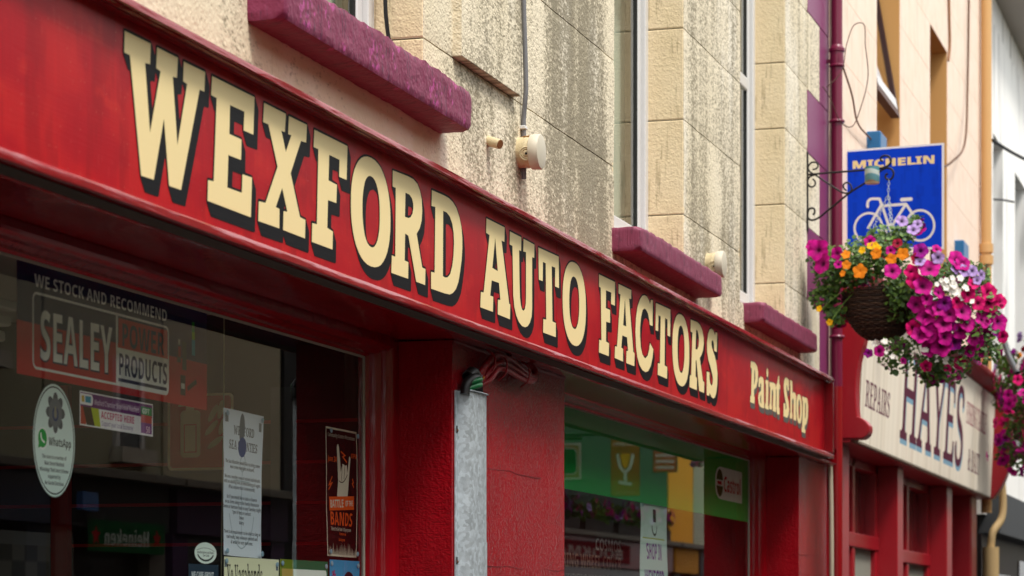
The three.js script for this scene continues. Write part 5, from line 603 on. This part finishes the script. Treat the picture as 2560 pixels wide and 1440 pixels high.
// ---------------------------------------------------------------- peach house with the red fishing shop
{
  const X0 = 17.62, X1 = 26.9, ZP = -.18;
  const t = thing('peach_house', 'peach rendered house with ochre window recesses above a red shopfront', 'building', [22, 2.9, -1]);
  const ops = [[19.70, 20.957, 4.85, 8.4], [22.825, 24.05, 4.35, 6.895]];
  const ys = [2.9, 3.72, 4.18, 4.64, 5.11, 5.565, 6.03, 6.45, 6.875, 7.31, 7.75, 8.2, 8.6];
  for (let c = 0; c < ys.length - 1; c++) { const y0 = ys[c], y1 = ys[c + 1]; const cuts = [X0, ...ops.flatMap(([a, b, l, h]) => (y1 > l + .1 && y0 < h - .1 ? [a, b] : [])), X1]; for (let k = 0; k < cuts.length; k += 2) part('wall_block', box(cuts[k], cuts[k + 1], y0 + .0018, y1 - .0018, -.5, ZP), M.peach, t); }
  // fill where a recess ends inside a course
  part('wall_block', box(22.826, 24.049, 6.897, 7.308, -.5, ZP - .001), M.peach, t);
  part('wall_core', merge([box(X0 + .01, 19.69, 2.9, 8.6, -.7, ZP - .006), box(20.967, 22.815, 2.9, 8.6, -.7, ZP - .006), box(24.06, X1 - .01, 2.9, 8.6, -.7, ZP - .006)]), std({ color: 0xb98a63 }), t);
  part('rear_mass', merge([box(X0, X1, 8.6, 8.8, -8, -.1), box(X0, X0 + .2, 0, 8.6, -8, -.7), box(X1 - .2, X1, 0, 8.6, -8, -.7), box(X0, X1, 0, 8.6, -8.2, -8)]), M.slate, t);
  ops.forEach(([a, b, l, h]) => { part('recess_side', box(b - .004, b + .02, l, h, -.5, ZP - .004), M.ochre, t); part('recess_side', box(a - .02, a + .004, l, h, -.5, ZP - .004), M.ochre, t); part('recess_head', box(a, b, h - .02, h, -.5, ZP - .003), M.ochre, t); part('recess_back', box(a, b, l, h, -.72, -.52), std({ color: 0x8f6535 }), t); });
  // open top-hung sashes
  const sash = (a, b, yb, yt, zb, zt) => { const w = new THREE.Group(); w.name = 'open_sash'; t.add(w); bases.set(w, basePos(t)); const at = (x, k, d) => [x, mix(yb, yt, k), mix(zb, zt, k) + d];
    const bar = (x0, x1, k0, k1, mat, name, th = .05) => { const g = new THREE.BufferGeometry(); const c = []; for (const k of [k0, k1]) for (const d of [-th, 0]) for (const x of [x0, x1]) c.push(...at(x, k, d)); g.setAttribute('position', new THREE.Float32BufferAttribute(c, 3)); g.setIndex([0, 1, 3, 0, 3, 2, 4, 6, 7, 4, 7, 5, 0, 4, 5, 0, 5, 1, 2, 3, 7, 2, 7, 6, 0, 2, 6, 0, 6, 4, 1, 5, 7, 1, 7, 3]); const n = g.toNonIndexed(); n.computeVertexNormals(); part(name, boxUV(n), mat, w); };
    bar(b - .07, b, 0, 1, M.brown, 'stile'); bar(a, a + .07, 0, 1, M.brown, 'stile'); bar(a + .07, b - .07, 0, .05, M.pvc, 'bottom_rail'); bar(a, b, -.035, -.002, std({ color: 0x5e4a44 }), 'drip_rail', .07); bar(a + .07, b - .07, .96, 1, M.brown, 'top_rail');
    const g = new THREE.BufferGeometry(); g.setAttribute('position', new THREE.Float32BufferAttribute([...at(a + .07, .05, -.02), ...at(b - .07, .05, -.02), ...at(b - .07, .96, -.02), ...at(a + .07, .96, -.02)], 3)); g.setIndex([0, 1, 2, 0, 2, 3]); g.computeVertexNormals(); part('pane', g, M.glass, w); };
  sash(19.74, 20.92, 5.74, 7.4, -.185, -.47); sash(22.86, 24.02, 4.45, 5.9, -.185, -.47);
  // blue wall boxes
  single('blue_wall_box', 'small blue box on the peach wall above the blue sign', 'box', box(19.2, 19.52, 5.12, 5.262, -.19, -.075, .012), phys({ color: 0x0f5f93, roughness: .4 }), 'blue boxes on the peach wall');
  single('blue_wall_box', 'small blue box on the peach wall behind the flower basket', 'box', box(24.6, 25.0, 4.99, 5.21, -.19, -.09, .012), phys({ color: 0x0f5f93, roughness: .4 }), 'blue boxes on the peach wall');
  // ochre downpipe and cables
  const dp = thing('downpipe', 'ochre painted downpipe between the peach and white houses', 'pipe', [26.72, 0, -.11]); part('pipe', rod([26.72, 2.7, -.11], [26.72, 8.6, -.11], .055, .055, 20), std({ color: 0xc69a62, roughness: .5 }), dp); for (const y of [5.42, 5.3]) part('socket', lathe([[.055, -.05], [.072, -.045], [.072, .045], [.055, .05]], [0, 1, 0], [26.72, y, -.11], 20), std({ color: 0xc69a62, roughness: .5 }), dp);
  single('wall_cable', 'brown cable looping down the peach wall to the blue sign', 'cable', tube([[25.6, 9, -.15], [25.5, 7.6, -.15], [25.4, 6.8, -.15], [24.8, 6.2, -.1], [23.4, 5.75, -.05], [21.5, 5.35, 0], [19.4, 5.0, .06]], .011, 80, 6), std({ color: 0x5a3d28 }));
  single('wall_cable', 'brown cable curving from the plum downpipe to the blue box', 'cable', tube([[17.6, 5.42, -.1], [18.0, 5.3, -.1], [18.5, 5.2, -.14], [19.2, 5.2, -.15], [19.62, 5.2, -.16]], .007, 50, 6), std({ color: 0x6a4a34 }));
  single('wall_cable', 'straight cable down the peach wall beside the second recess', 'cable', tube([[24.06, 9, -.165], [24.07, 7.3, -.165], [24.12, 6.95, -.165], [24.05, 6.8, -.17]], .012, 40, 6), std({ color: 0x8a5f3e }));
  single('wall_cable', 'dark cable hugging the ochre downpipe', 'cable', tube([[26.9, 9, -.14], [26.92, 6.8, -.14], [26.82, 6.0, -.12], [26.66, 5.2, -.1], [26.66, 4.0, -.1]], .016, 50, 6), std({ color: 0x4a3524 }));
}
{ // red fishing tackle shopfront
  const t = thing('red_shopfront', 'red timber shopfront with glazed panels under a cream sign', 'shopfront', [22, 0, -.25]);
  part('cornice', sweepX([[-.2, 4.02], [.12, 4.0], [.13, 3.98], [.12, 3.95], [.07, 3.93], [.04, 3.9], [-.02, 3.87], [-.2, 3.87]], 17.7, 26.5, 30, 0, 2), M.hayesRed, t);
  part('soffit', box(17.7, 26.6, 2.83, 2.87, -.6, -.06), M.hayesRed, t);
  const pil = [[17.85, 18.2], [20.62, 20.93], [23.8, 24.17], [25.75, 26.2]];
  pil.forEach(([a, b]) => part('pilaster', box(a, b, 0, 2.83, -.45, -.15, .008), M.hayesRed, t));
  const bays = [[18.2, 20.62, 2.26], [20.93, 23.8, 2.2]];
  bays.forEach(([a, b, ty], i) => { const w = new THREE.Group(); w.name = 'glazed_bay'; t.add(w); bases.set(w, basePos(t)); const m = (a + b) / 2;
    part('transom', box(a, b, ty - .11, ty, -.42, -.3, .01), M.hayesRed, w); for (const x of [a + .06, m, b - .06]) part('mullion', box(x - .06, x + .06, .4, 2.83, -.4, -.31, .01), M.hayesRed, w); part('head_rail', box(a, b, 2.76, 2.83, -.4, -.31, .01), M.hayesRed, w);
    for (const [x0, x1] of [[a + .12, m - .06], [m + .06, b - .12]]) { const g1 = new THREE.PlaneGeometry(x1 - x0, 2.76 - ty); g1.translate((x0 + x1) / 2, (2.76 + ty) / 2, -.36); part('pane', g1, M.glass, w); part('blind', box(x0, x1, .45, ty - .11, -.365, -.35), std({ color: 0x8d8b80 }), w); }
  });
  part('door_recess', box(24.17, 25.75, 0, 2.83, -.9, -.8), M.hayesRed, t); part('door_side', box(25.7, 25.752, 0, 2.83, -.8, -.16), M.hayesRed, t);
  part('inner_wall', box(18.2, 24.1, 0, 2.83, -1.2, -1.1), std({ color: 0x6f5a48 }), t); part('end_wall', box(20.5, 20.6, 0, 2.8, -1.1, -.46), std({ color: 0x7c6552 }), t); part('end_wall', box(23.68, 23.78, 0, 2.8, -1.1, -.46), std({ color: 0x6b4a3c }), t);
  // scrolled console brackets at both ends of the sign
  const cons = (x0, x1) => { const s = new THREE.Shape(); s.moveTo(-.18, 2.86); s.lineTo(.02, 2.86); s.quadraticCurveTo(.07, 2.88, .06, 2.94); s.quadraticCurveTo(.03, 2.99, -.02, 3.0); s.quadraticCurveTo(-.055, 3.3, .02, 3.5); s.quadraticCurveTo(.06, 3.7, .16, 3.86); s.lineTo(-.18, 3.86); s.closePath(); const g = new THREE.ExtrudeGeometry(s, { depth: x1 - x0, bevelEnabled: true, bevelSize: .008, bevelThickness: .008, bevelSegments: 2, curveSegments: 16 }); const p = g.attributes.position; for (let i = 0; i < p.count; i++) p.setXYZ(i, x0 + p.getZ(i), p.getY(i), p.getX(i)); g.computeVertexNormals(); part('console', boxUV(g), M.hayesRed, t); };
  cons(17.7, 17.86); { const s = new THREE.Shape(); s.moveTo(-.18, 2.84); s.lineTo(-.02, 2.84); s.quadraticCurveTo(.13, 3.0, .17, 3.3); s.quadraticCurveTo(.2, 3.55, .1, 3.8); s.lineTo(.12, 3.98); s.lineTo(-.18, 3.98); s.closePath(); const g = new THREE.ExtrudeGeometry(s, { depth: .2, bevelEnabled: true, bevelSize: .008, bevelThickness: .008, bevelSegments: 2, curveSegments: 16 }); const p = g.attributes.position; for (let i = 0; i < p.count; i++) p.setXYZ(i, 26.42 + p.getZ(i), p.getY(i), p.getX(i)); g.computeVertexNormals(); part('console', boxUV(g), M.hayesRed, t); }
  // cream sign board
  const s = thing('cream_shop_sign', 'cream sloping sign board with tall plum lettering shadowed in blue', 'sign', [22, 2.85, -.05]);
  const m = print(1536, 256, (g, w, h) => { g.fillStyle = '#e8decd'; g.fillRect(0, 0, w, h); for (let k = 0; k < 120; k++) { g.fillStyle = `rgba(150,130,105,${.03 + .05 * NT[k + 900]})`; g.fillRect(w * NT[k], 0, 3 + 20 * NT[k + 50], h); }
    const pl = '#5a2a3c', bl = '#7fa3b8';
    text(g, 'REELS', 116, 100, 56, { font: 'serif', w: 190, fill: pl, weight: 'normal' }); text(g, 'REPAIRS', 38, 190, 68, { font: 'serif', w: 214, fill: pl });
    text(g, 'HAYES', 352, 224, 250, { font: 'serif', w: 742, fill: bl, weight: 'normal', stroke: bl, lw: 5 }); text(g, 'HAYES', 348, 214, 250, { font: 'serif', w: 742, fill: pl, weight: 'normal', stroke: pl, lw: 5 });
    text(g, 'FISHING TACKLE', 1110, 108, 70, { font: 'serif', w: 300, fill: '#8a3a4a' }); text(g, '& BAIT', 1160, 216, 70, { font: 'serif', w: 175, fill: pl }); });
  const g = new THREE.BoxGeometry(8.54, 1.02, .03); const p = g.attributes.position; for (let i = 0; i < p.count; i++) { const y = p.getY(i); p.setXYZ(i, p.getX(i) + 22.13, y + 3.35, p.getZ(i) - .05 + (y + .5) * .05); } g.computeVertexNormals(); const bd = part('board', g, std({ color: 0xb5a795 }), s);
  const f = new THREE.PlaneGeometry(8.52, 1.0); const q = f.attributes.position; for (let i = 0; i < q.count; i++) { const y = q.getY(i); q.setXYZ(i, q.getX(i) + 22.13, y + 3.35, -.05 + .0175 + (y + .5) * .05); } f.computeVertexNormals(); part('painted_face', f, m, s);
}
{ // cream corner pipe and cables right of the shop
  single('cream_downpipe', 'cream drainpipe at the far end of the red shopfront', 'pipe', merge([rod([26.85, 0, -.08], [26.85, 2.35, -.08], .085, .085, 18), tube([[26.85, 2.35, -.08], [26.86, 2.5, -.06], [26.95, 2.65, .02], [26.98, 2.9, .03], [26.9, 3.4, -.02], [26.88, 4, -.06]], .04, 40, 10)]), std({ color: 0xb59a6c, roughness: .7 }));
}
{ // white house
  const X0 = 27.0, X1 = 44, ZP = -.16;
  const t = thing('white_house', 'grey white rendered house with plain sash recesses beyond the peach house', 'building', [33, 0, -1]);
  const ops = [[27.84, 28.86, 3.9, 6.82], [30.2, 31.5, 3.9, 6.79], [32.9, 34.1, 3.9, 6.79]];
  let x = X0; for (const [a, b, l, h] of ops) { part('wall_panel', box(x, a, 2.7, 8.3, -.5, ZP), M.whiteWall, t); part('wall_panel', box(a, b, h, 8.3, -.5, ZP), M.whiteWall, t); part('wall_panel', box(a, b, 2.7, l, -.5, ZP), M.whiteWall, t); x = b; const w = part('window', box(a, b, l, h, -.48, -.42), std({ color: 0x4a4a4c }), t); part('glazing_bar', box(a, b, (l + h) / 2 - .03, (l + h) / 2 + .03, -.419, -.39), M.pvc, w); part('window_sill', box(a - .08, b + .08, l - .1, l, -.3, -.06), M.whiteWall, t); }
  part('wall_panel', box(x, X1, 2.7, 8.3, -.5, ZP), M.whiteWall, t);
  part('eave', box(X0 + .1, X1, 8.3, 8.5, -.6, .22, .01), std({ color: 0xa8a098 }), t); part('gutter', rod([X0 + .1, 8.55, .26], [X1, 8.55, .26], .06, .06, 12), M.dark, t); part('roof', box(X0, X1, 8.51, 8.75, -7, .2), M.slate, t);
  part('shop_frame', box(X0 + .1, X1, 0, 2.5, -.5, -.2), std({ color: 0x1e1416, roughness: .5 }), t); part('shop_fascia', box(X0 + .2, X1, 2.5, 2.95, -.45, -.02, .01), std({ color: 0x3c4044 }), t); part('shop_window', box(28, 30, 1.0, 2.1, -.21, -.185), std({ color: 0x4a4442, roughness: .2 }), t); part('shop_window', box(31, 34, .8, 2.3, -.21, -.185), std({ color: 0x2c282a, roughness: .2 }), t);
  part('rear_mass', merge([box(X0, X0 + .2, 0, 8.1, -7, -.5), box(X1 - .2, X1, 0, 8.1, -7, -.5), box(X0, X1, 0, 8.3, -7.2, -7)]), M.slate, t);
  single('overhead_wire', 'overhead wire with a round insulator near the white house', 'wire', merge([tube([[27.2, 6.62, -.1], [28, 6.58, .1], [30, 6.5, .8], [34, 6.5, 2]], .02, 40, 6), tube([[26.9, 5.95, -.05], [27.4, 6.02, 0], [27.8, 6.06, .06]], .012, 20, 6), lathe([[0, 0], [.07, .004], [.095, .03], [.095, .06], [.07, .09], [0, .094]], [1, 0, 0], [26.9, 6.44, .36], 20)]), std({ color: 0x37393c }));
}
{ // dark street lantern and hoop near the far baskets
  const t = thing('street_lantern', 'dark grey wall lantern with a pale hoop bracket between the baskets', 'lantern', [24.4, 3.6, .36]);
  const mt = phys({ color: 0x3b3f44, roughness: .45 });
  part('arm', tube([[24.6, 4.32, -.17], [24.6, 4.4, .05], [24.5, 4.3, .25], [24.4, 4.05, .36], [24.3, 3.9, .44]], .03, 40, 10), mt, t);
  part('hoop', tube(Array.from({ length: 13 }, (_, k) => { const a = Math.PI * k / 12; return [24.2, 3.93 + .13 * Math.sin(a), .58 - .13 * Math.cos(a)]; }), .014, 40, 8), M.pvc, t);
  part('shade', lathe([[.02, .3], [.05, .28], [.13, .06], [.15, .0], [0, -.02]], [.1, 1, .5], [24.2, 3.5, .66], 24), mt, t);
}
const HS = [[3.641,4.012,3.084,3.788],[4.371,4.74,3.29,3.746],[4.11,4.45,3.6,3.98]];
// ---------------------------------------------------------------- the other side of the street (seen mirrored in the glass)
{
  const ZF = 5.0;
  const house = (name, label, x0, x1, top, wallMat, wins, shop) => {
    const t = thing(name, label, 'building', [(x0 + x1) / 2, 0, ZF + 1], 'houses across the street');
    part('wall', merge([box(x0, x1, 2.75, top, ZF, ZF + .3), box(x0, x0 + .2, 0, top, ZF + .3, ZF + 6), box(x1 - .2, x1, 0, top, ZF + .3, ZF + 6), box(x0, x1, 0, top, ZF + 6, ZF + 6.2), box(x0, x1, top, top + .2, ZF - .55, ZF + 6.2)]), wallMat, t);  // eaves deepened to shade the facade; low roof lets sky light across
    wins.forEach(([a, b, l, h]) => { const w = part('window', box(a, b, l, h, ZF - .02, ZF - .002), std({ color: 0x23272b, roughness: .15 }), t); part('window_frame', merge([box(a - .06, a, l, h, ZF - .04, ZF - .001), box(b, b + .06, l, h, ZF - .04, ZF - .001), box(a - .06, b + .06, h, h + .06, ZF - .04, ZF - .001), box(a, b, (l + h) / 2 - .02, (l + h) / 2 + .02, ZF - .035, ZF - .021)]), M.pvc, w); part('window_sill', box(a - .12, b + .12, l - .12, l - .001, ZF - .12, ZF - .001), std({ color: 0xb9b4a6 }), w); });
    const [sm, fm] = shop; part('shop_frame', merge([box(x0 + .05, x0 + .35, 0, 2.3, ZF - .06, ZF + .3), box(x1 - .35, x1 - .05, 0, 2.3, ZF - .06, ZF + .3), box(x0 + .35, x1 - .35, 0, .5, ZF, ZF + .3)]), sm, t); part('shop_fascia', box(x0 + .05, x1 - .05, 2.3, 2.68, ZF - .1, ZF + .3, .01), fm, t); part('shop_cornice', box(x0, x1, 2.68, 2.749, ZF - .22, ZF + .3, .01), std({ color: 0x6f6a60 }), t); part('shop_window', box(x0 + .35, x1 - .35, .5, 2.3, ZF + .05, ZF + .12), std({ color: 0x121214, roughness: .25 }), t);
    return t;
  };
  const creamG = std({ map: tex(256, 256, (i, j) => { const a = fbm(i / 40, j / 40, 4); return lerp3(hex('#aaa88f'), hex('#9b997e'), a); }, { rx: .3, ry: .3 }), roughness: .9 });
  const letters = (s, x0, x1, y0, y1, z, fill, bg, stars, parent, name = 'lettering') => { const m = print(512, Math.max(64, Math.round(512 * (y1 - y0) / (x1 - x0))), (g, w, h) => { g.fillStyle = bg; g.fillRect(0, 0, w, h); text(g, s, w * (stars ? .2 : .06), h * .78, h * .72, { w: w * (stars ? .6 : .88), fill }); if (stars) for (const cx of [.1, .9]) { g.fillStyle = '#b5121b'; g.beginPath(); for (let k = 0; k < 10; k++) { const a = k * Math.PI / 5 - Math.PI / 2, r = k % 2 ? h * .15 : h * .36; g.lineTo(w * cx + Math.cos(a) * r, h * .5 + Math.sin(a) * r); } g.fill(); } }); const f = new THREE.PlaneGeometry(x1 - x0, y1 - y0); f.rotateY(Math.PI); f.translate((x0 + x1) / 2, (y0 + y1) / 2, z); return part(name, f, m, parent); };
  { const t = thing('neighbour_house', 'plain rendered house out of view beside the red shop, added to cut light from the left', 'building', [-8, 0, -2]); part('wall', merge([box(-22, 1.5, 0, 7.2, -.5, -.18), box(-22, 1.5, 7.2, 7.4, -8, -.1), box(-22, 1.5, 0, 7.2, -8, -7.8)]), creamG, t); for (let k = 0; k < 4; k++) part('window', box(-18 + k * 4.6, -16.9 + k * 4.6, 3.7, 5.2, -.185, -.17), std({ color: 0x25292c, roughness: .2 }), t); }  // unseen house added to cut sky light from the left
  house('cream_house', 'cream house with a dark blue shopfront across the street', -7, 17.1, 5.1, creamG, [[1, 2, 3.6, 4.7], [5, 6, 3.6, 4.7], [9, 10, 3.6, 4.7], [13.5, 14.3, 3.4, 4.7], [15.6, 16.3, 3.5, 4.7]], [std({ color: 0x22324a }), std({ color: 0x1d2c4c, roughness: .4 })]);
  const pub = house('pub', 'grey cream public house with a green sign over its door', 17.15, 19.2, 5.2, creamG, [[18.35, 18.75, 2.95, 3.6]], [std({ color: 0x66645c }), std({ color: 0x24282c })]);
  letters('Heineken', 17.62, 19.0, 2.12, 2.36, ZF - .12, '#cfd4cf', '#0d5a2e', true, pub, 'green_sign'); part('lit_sign', box(17.45, 17.72, 2.42, 2.56, ZF - .16, ZF - .11), phys({ color: 0x3f6fae }), pub);
  house('purple_shop', 'cream house above a purple shopfront across the street', 19.25, 21.8, 5.1, std({ color: 0xb8b196, roughness: .9 }), [], [std({ color: 0x3c1a4e }), std({ color: 0x33163f })]);
  house('dark_house', 'dark slate hung house across the street', 21.9, 27.5, 6.2, std({ color: 0x17181a }), [[23, 24, 3.6, 5]], [std({ color: 0x1c1414 }), std({ color: 0x221a1a })]);
  const g = house('green_house', 'dark green house with hanging signs and a red shopfront', 27.55, 37.2, 6.2, std({ color: 0x1b3d2f }), [[32.2, 33, 4.6, 5.7]], [std({ color: 0x6b1119 }), phys({ color: 0x7a121c, roughness: .4 })]);
  letters('BOOKMAKERS', 28.5, 34.5, 2.36, 2.62, ZF - .11, '#b9aaa4', '#7a121c', false, g, 'shop_lettering');
  for (let k = 0; k < 5; k++) { const c = thing('flower_box', `box of mixed flowers on the red shop cornice, ${['first from the dark house', 'second from the dark house', 'middle one of the row', 'second from the yellow house', 'last before the yellow house'][k]}`, 'flower box', [29 + k * 1.7, 2.75, ZF - .05], 'flower boxes over the red shop'); part('trough', box(28.4 + k * 1.7, 29.8 + k * 1.7, 2.755, 2.9, ZF - .2, ZF - .02, .01), std({ color: 0x2a241f }), c); const R = rngOf(90 + k), gs = []; for (let q = 0; q < 160; q++) { const l = PET.leaf.clone(); l.applyMatrix4(new THREE.Matrix4().compose(new THREE.Vector3((R() - .5) * 1.4, .15 + R() * .22, -.06 - R() * .15), new THREE.Quaternion().setFromEuler(new THREE.Euler(R() * 6, R() * 6, R() * 6)), new THREE.Vector3(.06, .06, .06))); gs.push(l); } const f = shade(new THREE.Mesh(mergeGeometries(gs), PET.leafMat[k % 3])); f.name = 'foliage'; f.userData.kind = 'stuff'; c.add(f); for (let q = 0; q < 22; q++) { const m = shade(new THREE.Mesh(PET.shape[q % 3], PET.mat['mpvl'[q % 4]])); m.name = 'petunia'; m.position.set((R() - .5) * 1.4, .2 + R() * .22, -.16 - R() * .08); m.rotation.set((R() - .5), Math.PI + (R() - .5), 0); m.scale.setScalar(.05); c.add(m); } }
  house('yellow_house', 'bright yellow house across the street', 37.3, 38.95, 6.4, std({ color: 0xffae08 }), [], [std({ color: 0x1c2b1f }), std({ color: 0xd9900a })]);
  house('end_house', 'pale rendered house beyond the yellow one across the street', 39.0, 60, 6, std({ color: 0xb7b79f }), [[42, 43, 3.6, 4.7], [46, 47, 3.6, 4.7]], [std({ color: 0x33363a }), std({ color: 0x4a4d52 })]);
  // hanging signs: they face along the street
  const hang = (label, x, z0, z1, y0, y1, draw) => { const t = thing('hanging_sign', label, 'sign', [x, y0, (z0 + z1) / 2], 'hanging signs across the street'); part('board', box(x, x + .04, y0, y1, z0, z1, .006), std({ color: 0x4a4a46 }), t); const m = print(256, Math.round(256 * (y1 - y0) / (z1 - z0)), draw); const f = new THREE.PlaneGeometry(z1 - z0 - .02, y1 - y0 - .02); f.rotateY(-Math.PI / 2); f.translate(x - .002, (y0 + y1) / 2, (z0 + z1) / 2); part('printed_face', f, m, t); part('arm', rod([x + .02, y1 + .05, z0], [x + .02, y1 + .05, ZF], .018, .018, 8), M.iron, t); };
  hang('brown hanging sign with a stemmed beer glass across the street', 30, HS[0][0], HS[0][1], HS[0][2], HS[0][3], (g, w, h) => { g.fillStyle = '#9a4f22'; g.fillRect(0, 0, w, h); text(g, 'Craft Beers', 20, 60, 50, { font: 'serif', w: w - 40, fill: '#cfd8cc' }); g.strokeStyle = '#c7d8cc'; g.lineWidth = 26; g.beginPath(); g.moveTo(60, 130); g.quadraticCurveTo(70, 270, 128, 280); g.quadraticCurveTo(186, 270, 196, 130); g.moveTo(128, 280); g.lineTo(128, 380); g.moveTo(70, 390); g.lineTo(190, 370); g.stroke(); g.fillStyle = '#e0ac24'; g.beginPath(); g.moveTo(90, 130); g.lineTo(166, 130); g.quadraticCurveTo(160, 240, 128, 250); g.quadraticCurveTo(96, 240, 90, 130); g.fill(); text(g, 'LONDON 1762', 40, h - 16, 26, { w: w - 80, fill: '#a99a7a' }); });
  hang('green hanging sign with a red and white rounded frame', 30, HS[1][0], HS[1][1], HS[1][2], HS[1][3], (g, w, h) => { g.fillStyle = '#d0d6d0'; g.fillRect(0, 0, w, h); g.fillStyle = '#8a3318'; g.fillRect(14, 14, w - 28, h - 28); g.fillStyle = '#d0d6d0'; g.beginPath(); g.roundRect(30, 40, w - 60, h - 80, 50); g.fill(); g.fillStyle = '#123d24'; g.beginPath(); g.roundRect(38, 48, w - 76, h - 96, 44); g.fill(); });
  hang('small red hanging sign with white lines of text', 34, HS[2][0], HS[2][1], HS[2][2], HS[2][3], (g, w, h) => { g.fillStyle = '#b83a2e'; g.fillRect(0, 0, w, h); for (let k = 0; k < 4; k++) { g.fillStyle = '#d3c9c2'; g.fillRect(24, 30 + k * h / 4.4, w - 48, h / 9); } });
}
renderer.render(scene, camera);
